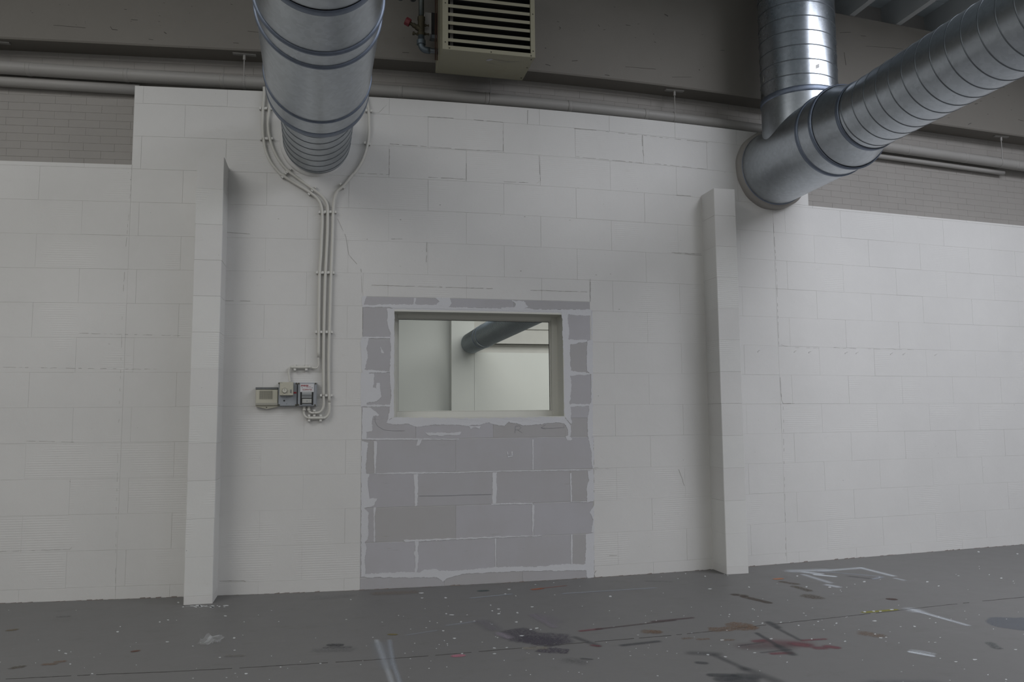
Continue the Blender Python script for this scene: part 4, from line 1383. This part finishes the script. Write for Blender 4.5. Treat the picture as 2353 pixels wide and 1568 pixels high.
while zsl < HZ1 - .05:
    v = []
    for x in (lx0, lx1):
        v += [(x, HYF + .002, zsl), (x, HYF + .001, zsl + .0235), (x, HYF + .055, zsl + .048), (x, HYF + .055, zsl + .045), (x, HYF + .0035, zsl + .0215), (x, HYF + .0045, zsl)]
    f = [(i, (i + 1) % 6, (i + 1) % 6 + 6, i + 6) for i in range(6)] + [(5, 4, 3, 2, 1, 0), (6, 7, 8, 9, 10, 11)]
    mk('louvre', v, f, M_CREAM, ht)
    zsl += .0655
    k += 1
MB().box(lx0 + .022, lx0 + .045, HYF + .058, HYF + .064, HZ0 + .03, HZ1 - .04).build('louvre_link', M_BRICK, ht)
for (x, z) in [(HX0 + .019, HZ0 + .055), (HX0 + .019, HZ0 + .355), (HX1 - .014, HZ0 + .05), (HX1 - .014, HZ0 + .34), (HX0 + .05, HZ0 + .012), (HX0 + .36, HZ0 + .012), (HX1 - .03, HZ0 + .012)]:
    MB().lathe((x, HYF - .009, z), (0, 1, 0), [(0, .0015), (0, .0035), (.003, .0055)], 10).build('screw', M_SCREW, ht)
for (x, y) in [(HX1 - .02, HYF + .03), (HX1 - .018, HYF + .17), (HX1 - .018, HYF + .36)]:
    MB().lathe((x, y, HZ0 - .004), (0, 0, 1), [(0, .0015), (0, .004), (.004, .006)], 10).build('screw', M_SCREW, ht)
# chipped paint on the underside
v = [(HX0 + .345, HYF + .100, HZ0 - .0012), (HX0 + .375, HYF + .075, HZ0 - .0012), (HX0 + .395, HYF + .085, HZ0 - .0012), (HX0 + .37, HYF + .115, HZ0 - .0012), (HX0 + .345, HYF + .118, HZ0 - .0012)]
mk('label', v, [tuple(range(5))[::-1]], mat('pale_scrap', (0.4, 0.4, 0.42), .6), ht)['label'] = 'small pale scrap stuck to the underside'
sct = MB()
for (a, b) in (((.40, .085), (.52, .095)), ((.45, .125), (.60, .075)), ((.36, .15), (.42, .155)), ((.42, .10), (.46, .11))):
    sct.add([(HX0 + a[0], HYF + a[1], HZ0 - .001), (HX0 + b[0], HYF + b[1], HZ0 - .001), (HX0 + b[0], HYF + b[1] + .003, HZ0 - .001), (HX0 + a[0], HYF + a[1] + .004, HZ0 - .001)], [(3, 2, 1, 0)])
sct.build('scratch', M_CRACK, ht)
# hanging brackets up to the roof
for xa in (HX0 + .05, HX1 - .09):
    MB().box(xa, xa + .04, HYB - .12, HYB - .08, HZ1, BZ1 + .25).build('hanging_bracket', M_PIPE, ht)

# junction box behind-left of the heater
jbox_y = -.16


def pz(px, py, y):
    return aty(px, py, y)


a, b = pz(976, 76, jbox_y), pz(999, 30, jbox_y)
jb = empty('junction_box', (a[0], jbox_y + .1, a[2]), 'small grey junction box beside the valve, left of the louvred heater', 'junction box')
MB().cbox(a[0], b[0] - .024, jbox_y, jbox_y + .11, a[2], b[2], .003).build('box_lid', M_PIPE, jb)
MB().cbox(b[0] - .025, HX0 - .001, jbox_y - .001, jbox_y + .11, a[2] - .004, b[2] + .002, .002).build('box_body', M_DARK, jb)
q = pz(997, 83, jbox_y)
MB().cbox(q[0] - .02, HX0 - .001, jbox_y, jbox_y + .05, q[2] - .018, a[2] - .003, .003).build('gland', M_SEAM, jb)

# copper capillary pipes along the heater's left side
M_COPPER = mat('old_copper', (0.055, 0.022, 0.014), .5, .6)
cp = empty('copper_pipe', (HX0 - .02, -.3, 3.95), 'pair of thin dark copper pipes up the left side of the heater', 'pipe')
for k, px in enumerate((1003, 1008)):
    p = pz(px, 120, -.26)
    MB().tube([(HX0 - .030 + .013 * k, -.28, z) for z in (3.92, 4.2, 4.6, 5.22)], .0042, 8).build('tube', M_COPPER, cp, smooth=True)

# valve and water pipe
vp_y = -.20
M_IRON = steel('old_zinc_pipe', (0.12, 0.135, 0.13), .5)
M_BRASS = mat('tarnished_brass', (0.060, 0.052, 0.030), .6, .5)
M_ELBOW = steel('zinc_elbow', (0.15, 0.18, 0.20), .55)
p_top = pz(967, 0, vp_y)
p_val = pz(968, 48, vp_y)
xv = p_val[0]
zval = p_val[2]
vp = empty('heater_valve', (xv, vp_y, zval), 'brass valve with red handle on the feed pipe left of the heater', 'valve')
MB().tube([(xv, vp_y, zval), (xv, vp_y, zval + .3), (xv, vp_y, CEIL)], .0205, 18).build('feed_pipe', M_IRON, vp, smooth=True)
zb_ = pz(968, 84, vp_y)[2]
prof = [(0, .022), (.018, .029), (.03, .029), (.034, .025), (.06, .025), (.10, .0265), (zval - zb_, .0265), (zval - zb_ + .004, .029), (zval - zb_ + .028, .029), (zval - zb_ + .034, .020)]
autosmooth(MB().lathe((xv, vp_y, zb_), (0, 0, 1), prof, 20).build('valve_body', M_BRASS, vp), 40)
# stem towards upper left, red knob
k0 = np.array([xv - .01, vp_y, pz(960, 66, vp_y)[2]])
k1 = pz(944, 55, vp_y)
k2 = pz(933, 48, vp_y)
dk = (k2 - k0) / np.linalg.norm(k2 - k0)
autosmooth(MB().lathe(k0, dk, [(0, .024), (.03, .022), (.034, .018), (.06, .018), (.063, .013), (.085, .013)], 16).build('valve_stem', M_BRASS, vp), 40)
kn = k0 + dk * .083
v = []
mbk = MB()
prof = [(0, .010), (0, .028), (.004, .032), (.036, .032), (.040, .028), (.040, .004)]
mbk.lathe(kn, dk, prof, 8)
o = autosmooth(mbk.build('handle', mat('red_plastic', (0.14, 0.018, 0.022), .5), vp), 40)
o['label'] = 'red valve handle'
# test nipples
for (px, py, L0, rr_) in ((986, 59, .05, .006), (986, 79, .05, .006)):
    q = pz(px, py, vp_y)
    autosmooth(MB().lathe((xv + .015, vp_y, q[2]), (1, 0, 0), [(0, .006), (.012, .006), (.012, .0095), (.022, .0095), (.022, .006), (.038, .006), (.038, .009), (.043, .009), (.045, .003)], 12).build('drain_nipple', M_BRASS, vp), 40)
q = pz(950, 78, vp_y)
autosmooth(MB().lathe((xv - .015, vp_y, q[2]), (-1, 0, .1), [(0, .010), (.02, .010), (.02, .007), (.035, .007), (.036, .014), (.05, .014), (.052, .004)], 12).build('drain_cap', M_BRASS, vp), 40)
# elbow
ze = pz(968, 104, vp_y)[2]
zh = pz(985, 116, vp_y)[2]
rb = .042
pts_ = [(xv, vp_y, zb_ + .01), (xv, vp_y, zh + rb)]
for k in range(1, 8):
    t_ = PI / 2 * k / 7
    pts_.append((xv + rb - rb * math.cos(t_), vp_y, zh + rb - rb * math.sin(t_)))
pts_.append((xv + rb + .025, vp_y, zh))
MB().tube(pts_, .0245, 18).build('elbow', M_ELBOW, vp, smooth=True)
autosmooth(MB().lathe((xv, vp_y, zh + rb - .004), (0, 0, 1), [(0, .025), (.003, .034), (.034, .034), (.040, .024)], 20).build('elbow_collar', M_ELBOW, vp), 40)
autosmooth(MB().lathe((xv + rb + .015, vp_y, zh), (1, 0, 0), [(0, .0205), (.002, .024), (.014, .024), (.016, .019), (.05, .019), (.05, .023), (.065, .023), (.066, .019), (max(.07, HX0 - xv - rb - .014), .019)], 18).build('inlet_pipe', M_SEAM, vp), 40)
# second and third pipe ends hanging from above at the frame edge
for px in (920, 949):
    q = pz(px, 1, vp_y)
    e = empty('capped_feed_pipe', (q[0], vp_y, q[2]), 'dark round pipe cap at the top edge, %s of the valve pipe' % ('further left' if px == 920 else 'close left'), 'pipe', 'capped pipes by the heater')
    autosmooth(MB().lathe((q[0], vp_y, q[2] - (.003 if px > 930 else -.006)), (0, 0, 1), [(0, .004), (.0, .018), (.008, .024), (.035, .024), (.038, .016), (CEIL - q[2], .016)], 18).build('pipe_end', M_SEAM, e), 40)

# ------------------------------------------------------------------ electrical: conduits


def smooth_path(px, off, sub=5, rad=None):
    """Catmull-Rom through pixel-measured points laid on the wall."""
    P = [at(x, y, off) for x, y in px]
    P = [2 * P[0] - P[1]] + P + [2 * P[-1] - P[-2]]
    out = []
    for i in range(1, len(P) - 2):
        for k in range(sub):
            t = k / sub
            a, b, c, d = P[i - 1], P[i], P[i + 1], P[i + 2]
            out.append(.5 * ((2 * b) + (-a + c) * t + (2 * a - 5 * b + 4 * c - d) * t * t + (-a + 3 * b - 3 * c + d) * t ** 3))
    out.append(P[-2])
    return out


def clamp(parent, px, py, ang, ln=.050, off=0.0):
    """saddle clamp: ang = direction of the conduit in the wall plane (0 = upright)"""
    c = at(px, py, 0)
    ca, sa = math.cos(ang), math.sin(ang)
    mb_ = MB()
    y = c[1]
    def P3(a, d, yy):
        return (c[0] + a * ca + d * sa, y + yy, c[2] - a * sa + d * ca)
    # base bar, across the conduit
    h = .0085
    for (a0, a1, y0, y1) in ((-ln / 2, ln / 2, .0, -.012), (-ln / 2, -ln / 2 + .014, -.010, -.030), (ln / 2 - .014, ln / 2, -.010, -.030)):
        v = [P3(a0, -h, y0), P3(a1, -h, y0), P3(a1, h, y0), P3(a0, h, y0), P3(a0, -h, y1), P3(a1, -h, y1), P3(a1, h, y1), P3(a0, h, y1)]
        mb_.add(v, [(0, 1, 2, 3), (7, 6, 5, 4), (4, 5, 1, 0), (5, 6, 2, 1), (6, 7, 3, 2), (7, 4, 0, 3)])
    mb_.build('clamp', M_CLAMP, parent)


CO, CR_ = -.024, .0108
A_ = [(607, 200), (607, 217), (604.5, 250), (603.8, 275), (605, 308), (610, 343), (622, 372), (641, 396), (648, 402), (674, 419), (713, 443), (731, 459), (739, 478), (740.6, 506), (739, 545), (737.4, 584), (734.5, 625), (733, 698), (732.5, 760), (732, 821)]
B_ = [(621, 200), (620, 241), (616.5, 273), (617.5, 303), (624, 332), (638.5, 364), (658, 389), (686, 411), (719, 435), (739.6, 451.4), (750.8, 467.8), (753, 486), (752, 543), (748, 625), (745.7, 698), (744.3, 760), (743.5, 820), (743.5, 880), (743.6, 910)]
B2 = [(743.6, 908), (744, 930), (741, 941), (734, 948), (723, 949.5)]
B3 = [(723, 949.5), (715, 949), (710.5, 945.5), (709, 940)]
C_ = [(838, 215), (843.5, 236), (847, 255), (847.8, 285), (847.5, 308), (843.5, 335), (832, 370), (815, 396.7), (809, 402.5), (789, 427), (775, 440), (768, 457), (765.7, 482), (764, 543), (761, 625), (759, 698), (757, 770), (755.7, 820), (756, 880), (757, 925)]
C2 = [(757, 925), (757.2, 944), (754, 954), (748, 960), (743, 961)]
C3 = [(743, 961), (725, 961), (708, 961)]
C4 = [(708, 961), (702, 958), (698.5, 951), (698.6, 941)]


def conduit(name, label, segs, clamps, group=None):
    p0 = at(*segs[0][1][-1], CO)
    e = empty(name, p0, label, 'conduit', group)
    for nm, px, r in segs:
        MB().tube(smooth_path(px, CO), r, 12).build(nm, M_CONDUIT, e, smooth=True)
    for (x, y, a) in clamps:
        clamp(e, x, y, a)
    return e


conduit('conduit', 'cream conduit, left one of the three, ending above the thermostat', [('tube', A_, CR_)],
        [(604.5, 252, 0), (606, 321, -.12), (653, 405, -.95), (714, 444, -.85), (740, 490, 0), (734.3, 628, .03), (732.5, 764, 0)], 'conduits down the white wall')
conduit('conduit', 'cream conduit, middle one of the three, bending under the control box', [('tube', B_, CR_), ('lower_bend', B2, .0095), ('cable_tail', B3, .0085)],
        [(618, 252, 0), (620, 321, -.12), (664, 394, -.85), (721, 436, -.85), (752.8, 489, 0), (747.8, 628, .03), (744.3, 764, 0), (743.5, 909, 0), (722.5, 949.5, PI / 2)], 'conduits down the white wall')
conduit('conduit', 'cream conduit, right one of the three, coming from right of the duct', [('tube', C_, CR_), ('lower_bend', C2, .0095), ('bottom_run', C3, CR_), ('cable_tail', C4, .0085)],
        [(847, 257, .0), (843.7, 332, .2), (786.5, 429, .75), (765.5, 489, 0), (761, 628, .03), (757, 764, 0), (756.2, 909, 0), (710.5, 961, PI / 2), (737, 961, PI / 2)], 'conduits down the white wall')
T_ = [(732, 821), (732, 836), (730.5, 843), (727, 846.5), (720, 846), (714, 844)]
T2 = [(714.5, 844), (690, 844.5), (668, 844)]
T3 = [(668, 844), (664.8, 849), (663.5, 859), (665, 868), (666.5, 879)]
e = empty('thermostat_cable', at(667, 879, CO), 'short cream cable and conduit bend running into the top of the thermostat', 'cable')
MB().tube(smooth_path(T_, CO), .0062, 10).build('upper_cable', M_CONDUIT, e, smooth=True)
MB().tube(smooth_path(T2, CO), CR_, 12).build('conduit_piece', M_CONDUIT, e, smooth=True)
MB().tube(smooth_path(T3, CO), .0075, 10).build('lower_cable', M_CONDUIT, e, smooth=True)
for x in (678, 704):
    clamp(e, x, 845, PI / 2, ln=.046)

# ------------------------------------------------------------------ control boxes
M_ABS = mat('grey_blue_plastic', (0.30, 0.32, 0.345), .5)
M_BEIGE = mat('aged_beige_plastic', (0.50, 0.485, 0.40), .5)
M_BLACK = mat('black_plastic', (0.012, 0.012, 0.012), .45)
M_RED = mat('red_print', (0.32, 0.02, 0.03), .5)
M_LABEL = mat('white_label', (0.62, 0.62, 0.63), .45)


BOXW = [0.0]


def onb(px, py, off):
    return aty(px, py, BOXW[0] + off)


def bx(px0, px1, py0, py1, y0, y1):
    """wall box measured in the photograph on its front plane y0 (offset from the wall)"""
    yw = BOXW[0]
    a, b = onb(px0, py1, y0), onb(px1, py0, y0)
    return a[0], b[0], yw + y0, yw + y1, a[2], b[2]


s7 = lambda x, y: (570 + x / 9.8, 820 + y / 9.8)
# left: beige room sensor with grille
x0, y0 = s7(165, 745)
x1, y1 = s7(673, 1100)
BOXW[0] = W(at(613, 915)[0])
e = empty('wall_sensor', at(613, 915), 'beige plastic room sensor with square grille, leftmost of the wall boxes', 'sensor')
B = bx(x0, x1, y0, y1, -.045, .001)
MB().cbox(*B, .004).build('body', M_BEIGE, e)
bz = bx(s7(170, 0)[0], s7(673, 0)[0], s7(0, 690)[1], s7(0, 742)[1], -.030, .001)
MB().cbox(*bz, .003).build('top_vent', mat('dark_grey_vent', (0.10, 0.105, 0.10), .6), e)
for k in range(16):
    xx = bz[0] + .006 + k * (bz[1] - bz[0] - .012) / 15
    MB().box(xx, xx + .003, bz[2] - .002, bz[2] + .001, bz[4] + .003, bz[5] - .003).build('vent_fin', M_ABS, e)
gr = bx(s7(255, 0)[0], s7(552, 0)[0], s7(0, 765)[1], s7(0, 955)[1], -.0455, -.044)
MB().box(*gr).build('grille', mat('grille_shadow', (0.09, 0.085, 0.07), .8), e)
gm = MB()
nx, nz_ = 16, 11
for k in range(nx + 1):
    x = gr[0] + (gr[1] - gr[0]) * k / nx
    gm.box(x - .0011, x + .0011, gr[2] - .0015, gr[2], gr[4], gr[5])
for k in range(nz_ + 1):
    z = gr[4] + (gr[5] - gr[4]) * k / nz_
    gm.box(gr[0], gr[1], gr[2] - .0015, gr[2], z - .0011, z + .0011)
gm.build('grille_mesh', M_BEIGE, e)['kind'] = 'stuff'
lp = bx(s7(170, 0)[0], s7(670, 0)[0], s7(0, 1042)[1], s7(0, 1090)[1], -.0465, -.04)
MB().box(*lp).build('lower_strip', mat('darker_beige', (0.36, 0.35, 0.30), .5), e)
yw = W(B[0])
pts_ = [s7(170, 1100), s7(672, 1100), s7(670, 1130), s7(420, 1178), s7(390, 1170), s7(170, 1125)]
v = [onb(x, y, -.030) for x, y in pts_] + [onb(x, y, -.030) + np.array([0, .03, 0]) for x, y in pts_]
mk('lower_flap', v, [(5, 4, 3, 2, 1, 0)] + [(i, (i + 1) % 6, (i + 1) % 6 + 6, i + 6) for i in range(6)], M_BEIGE, e)
q = onb(*s7(415, 1143), -.033)
MB().lathe(q, (0, 1, 0), [(0, .001), (0, .004), (.003, .0045)], 10).build('screw', M_SCREW, e)

# middle: grey box with thermostat on it
BOXW[0] = W(at(661, 906)[0])
e = empty('thermostat_box', at(661, 906), 'grey plastic box with round-dial beige thermostat, middle of the wall boxes', 'control box')
B = bx(s7(678, 0)[0], s7(1108, 0)[0], s7(0, 582)[1], s7(0, 1115)[1], -.045, .001)
MB().cbox(*B, .004).build('base_box', M_ABS, e)
for (x, y) in ((700, 600), (1085, 608), (697, 1090), (1077, 1090)):
    q = onb(*s7(x, y), -.047)
    MB().lathe(q, (0, 1, 0), [(0, .001), (0, .006), (.004, .007)], 10).build('screw', M_SCREW, e)
Tb = bx(s7(708, 0)[0], s7(1020, 0)[0], s7(0, 572)[1], s7(0, 874)[1], -.078, -.044)
o = MB().cbox(*Tb, .003).build('thermostat', M_BEIGE, e)
o['label'] = 'beige thermostat with dial'
q = onb(*s7(822, 764), -.090)
autosmooth(MB().lathe(q, (0, 1, 0), [(0, .001), (0, .015), (.002, .0165), (.012, .0175), (.012, .019), (.013, .019)], 28).build('dial', mat('pale_dial', (0.56, 0.55, 0.48), .4), o), 40)
MB().box(q[0] - .001, q[0] + .001, q[1] - .001, q[1] + .001, q[2] - .001, q[2] + .014).build('dial_pointer', M_SCREW, o)
for (dx, dz) in ((-.020, .014), (.020, .014), (0, .022), (-.022, -.016), (.020, -.016), (.026, -.002)):
    MB().box(q[0] + dx - .001, q[0] + dx + .001, Tb[2] - .0006, Tb[2] + .001, q[2] + dz - .001, q[2] + dz + .001).build('dial_mark', M_SCREW, o)
r_ = onb(*s7(965, 778), -.079)
MB().box(r_[0] - .003, r_[0] + .003, r_[1] - .004, r_[1] + .002, r_[2] - .012, r_[2] + .012).build('slider', M_SEAM, o)
r_ = onb(*s7(750, 588), -.079)
MB().box(r_[0] - .007, r_[0] + .007, r_[1], r_[1] + .002, r_[2] - .001, r_[2] + .001).build('maker_mark', M_SEAM, o)
lb = bx(s7(1026, 0)[0], s7(1090, 0)[0], s7(0, 795)[1], s7(0, 830)[1], -.0462, -.044)
MB().box(*lb).build('red_label', M_RED, e)
q = onb(*s7(813, 992), -.0462)
MB().lathe(q, (0, 1, 0), [(0, .001), (0, .0062), (.002, .0062)], 14).build('socket_hole', M_BLACK, e)
for (x, y) in ((870, 917), (870, 1062)):
    q = onb(*s7(x, y), -.0460)
    MB().lathe(q, (0, 1, 0), [(0, .0008), (0, .0018), (.002, .0018)], 8).build('pin_hole', M_BLACK, e)

# right: grey control box with label
BOXW[0] = W(at(706, 907)[0])
e = empty('control_box', at(706, 907), 'grey plastic control box with red-lettered white label, rightmost of the wall boxes', 'control box')
KY = -.058
B = bx(s7(1118, 0)[0], s7(1550, 0)[0], s7(0, 588)[1], s7(0, 1120)[1], KY, .001)
MB().cbox(*B, .005).build('base_box', M_ABS, e)
for (x, y) in ((1142, 605), (1520, 608), (1134, 1088), (1508, 1092)):
    q = onb(*s7(x, y), KY - .002)
    MB().lathe(q, (0, 1, 0), [(0, .001), (0, .006), (.004, .007)], 10).build('screw', M_SCREW, e)
MB().box(*bx(s7(1172, 0)[0], s7(1470, 0)[0], s7(0, 790)[1], s7(0, 1087)[1], KY - .002, KY + .001)).build('window_bezel', M_BLACK, e)
MB().box(*bx(s7(1212, 0)[0], s7(1434, 0)[0], s7(0, 795)[1], s7(0, 930)[1], KY - .004, KY)).build('terminal_cover', mat('pale_terminal', (0.42, 0.44, 0.44), .4), e)
for yy, hh in ((838, 8), (868, 10), (898, 8), (860, 5), (885, 5), (915, 5)):
    MB().box(*bx(s7(1215, 0)[0], s7(1430, 0)[0], s7(0, yy)[1], s7(0, yy + hh)[1], KY - .005, KY - .003)).build('terminal_slot', mat('terminal_slot_grey', (0.09, 0.1, 0.105), .5) if 'terminal_slot_grey' not in bpy.data.materials else bpy.data.materials['terminal_slot_grey'], e)
MB().cbox(*bx(s7(1218, 0)[0], s7(1432, 0)[0], s7(0, 950)[1], s7(0, 1048)[1], KY - .008, KY), .002).build('relay', mat('relay_grey', (0.46, 0.465, 0.44), .45), e)
for (xa, xb_) in ((1250, 1256), (1385, 1390)):
    MB().box(*bx(s7(xa, 0)[0], s7(xb_, 0)[0], s7(0, 955)[1], s7(0, 1044)[1], KY - .009, KY - .007)).build('relay_line', M_ABS, e)
pts_ = [s7(1300, 990), s7(1355, 990), s7(1328, 1022)]
v = [onb(x, y, KY - .0092) for x, y in pts_]
mk('relay_mark', v, [(2, 1, 0)], M_ABS, e)
MB().box(*bx(s7(1215, 0)[0], s7(1430, 0)[0], s7(0, 1064)[1], s7(0, 1084)[1], KY - .004, KY)).build('lower_cover', M_ABS, e)
lbx = bx(s7(1174, 0)[0], s7(1486, 0)[0], s7(0, 612)[1], s7(0, 796)[1], KY - .006, KY)
lab = MB().box(*lbx).build('label_plate', M_LABEL, e)
for (x, y) in ((1217, 697), (1445, 698)):
    q = onb(*s7(x, y), KY - .008)
    MB().lathe(q, (0, 1, 0), [(0, .001), (0, .0032), (.002, .0035)], 10).build('rivet', M_STEEL, lab)


def text(s, px0, px1, pyb, size, m, parent, shear=0.0, bold=.0):
    cu = bpy.data.curves.new('lettering', 'FONT')
    cu.body = s
    cu.size = 1.0
    cu.shear = shear
    cu.offset = bold
    cu.extrude = .0
    cu.materials.append(m)
    ob = bpy.data.objects.new('lettering', cu)
    C.objects.link(ob)
    bpy.context.view_layer.update()
    wd = ob.dimensions.x
    a, b = onb(px0, pyb, KY - .0068), onb(px1, pyb, KY - .0068)
    sx = (b[0] - a[0]) / max(wd, 1e-4)
    po = np.zeros(3)
    p = parent
    while p is not None:
        po = po + np.array(p.location)
        p = p.parent
    me = bpy.data.meshes.new_from_object(ob)
    C.objects.unlink(ob)
    bpy.data.objects.remove(ob)
    co = np.zeros(len(me.vertices) * 3)
    me.vertices.foreach_get('co', co)
    co = co.reshape(-1, 3)
    co -= [co[:, 0].min(), 0, 0]
    out = np.stack([a[0] + co[:, 0] * sx, np.full(len(co), lbx[2] - .0008), a[2] + co[:, 1] * size], 1) - po
    me.vertices.foreach_set('co', out.ravel())
    me.update()
    o2 = bpy.data.objects.new('lettering', me)
    o2.parent = parent
    C.objects.link(o2)
    return o2


text('avans', s7(1188, 0)[0], s7(1360, 0)[0], s7(0, 668)[1], .0235, M_RED, lab, .35, .02)
text('hogeschool', s7(1308, 0)[0], s7(1412, 0)[0], s7(0, 688)[1], .0075, M_RED, lab, 0, .01)
text('0234MHTE8', s7(1228, 0)[0], s7(1434, 0)[0], s7(0, 760)[1], .0165, M_RED, lab, 0, 0)
for (xa, xb_, ya_, yb_) in ((1228, 1300, 1118, 1212), (1328, 1410, 1118, 1210)):
    a = onb(*s7((xa + xb_) / 2, yb_), -.026)
    zt = B[4] + .002
    autosmooth(MB().lathe(a, (0, 0, 1), [(0, .008), (0, .0135), (.012, .0135), (.014, .0105), (.022, .0105), (.022, .0125), (zt - a[2], .0125)], 14).build('cable_gland', M_CONDUIT, e), 40)

# ------------------------------------------------------------------ crumpled clear film on the floor
c = atz(485, 1474)
v, f = [], []
n = 9
for j in range(n):
    for i in range(n):
        u_, w_ = i / (n - 1) - .5, j / (n - 1) - .5
        r = math.hypot(u_, w_)
        v.append((c[0] + u_ * .125 + RNG.normal() * .004, c[1] + w_ * .19 + RNG.normal() * .006, max(.002, .020 - r * .03 + RNG.normal() * .009)))
for j in range(n - 1):
    for i in range(n - 1):
        if math.hypot(i - 3.5, j - 3.5) > 4.3:
            continue
        a = j * n + i
        f += [(a, a + 1, a + n + 1), (a, a + n + 1, a + n)]
M_FILM = mat('clear_plastic_film', (0.75, 0.78, 0.78), .18)
bsdf(M_FILM).inputs['Alpha'].default_value = .13
film = mk('plastic_film', v, f, M_FILM)
tag(film, 'small crumpled piece of clear plastic film on the grey floor', 'litter')

# ------------------------------------------------------------------ the next room, seen through the window
YF = 13.0
M_FAR = painted('far_room_paint', (0.74, 0.74, 0.70), var=.02, specks=False, brush=.1)
M_FARP = painted('far_plank_paint', (0.62, 0.60, 0.56), var=.08, specks=False)
wl = MB()
wl.box(1.906, 2.469, YF, YF + .8, 0, 5.0)
wl.box(2.470, 9.0, YF, YF + .3, 0, 2.825)
wf = wl.build('wall_far', M_FAR)
tag(wf, kind='structure')
MB().box(-4.0, 1.906, YF + .30, YF + .8, 0, 5.0).build('recess_wall', M_FAR, wf)
MB().box(2.4705, 2.4745, YF - .006, YF + .002, 0, 2.82).build('joint_line', M_CORE, wf)
MB().box(2.45, 9.0, YF + .5, YF + .8, 2.7, 5.0).build('plank_light_stop', M_FARP, wf)  # closing sheet added behind the planks to stop sky light leaking through
for (za, zb2, yo) in ((2.80, 3.063, .38), (3.067, 3.423, .18), (3.428, 3.80, .14), (3.805, 4.3, .12)):
    o = MB().box(2.45, 9.0, YF + yo, YF + yo + .06, za, zb2).build('plank', M_FARP, wf)
tag(MB().box(-4.1, -4.0, .65, YF + .8, 0, 5.05).build('wall_side', M_FAR), kind='structure')
tag(MB().box(9.0, 9.1, .95, YF + .8, 0, 5.05).build('wall_end', M_FAR), kind='structure')
# ceiling of that room, around its rooflight
cr2 = MB()
cr2.box(-4, -1.4, .9, YF + .8, 4.95, 5.05).box(8.2, 9.0, .9, YF + .8, 4.95, 5.05).box(-1.4, 8.2, .9, 5.9, 4.95, 5.05).box(-1.4, 8.2, 11.1, YF + .8, 4.95, 5.05)
tag(cr2.build('ceiling_far', M_FAR), kind='structure')
FA = aty(1083, 789, YF)
fd = empty('ventilation_duct', FA, 'small-looking grey duct of the next room, seen through the window', 'duct', 'round ventilation ducts')
FDIR = (0, -1, 0)
M_FSEAM = steel('far_seam_steel', (0.33, 0.36, 0.38), .4)
helix(FA + np.array([0, .05, 0]), FDIR, 1.90, .248, .075, fd, M_STEEL, M_FSEAM, n=48, h=.008, wd=.016)
helix(FA + np.array([0, -1.85, 0]), FDIR, 8.5, .248, .075, fd, M_STEEL, M_FSEAM, n=48, h=.008, wd=.016)
for s in (1.55, 1.95):
    autosmooth(bead(FA, FDIR, s, .248, .06, .014).build('coupling_band', M_BAND, fd), 50)
q = aty(1133, 745, YF - 3.3)
MB().box(q[0] - .05, q[0] + .05, q[1] - .16, q[1] + .16, q[2] - .07, q[2] + .07).build('inspection_plate', M_SEAM, fd)
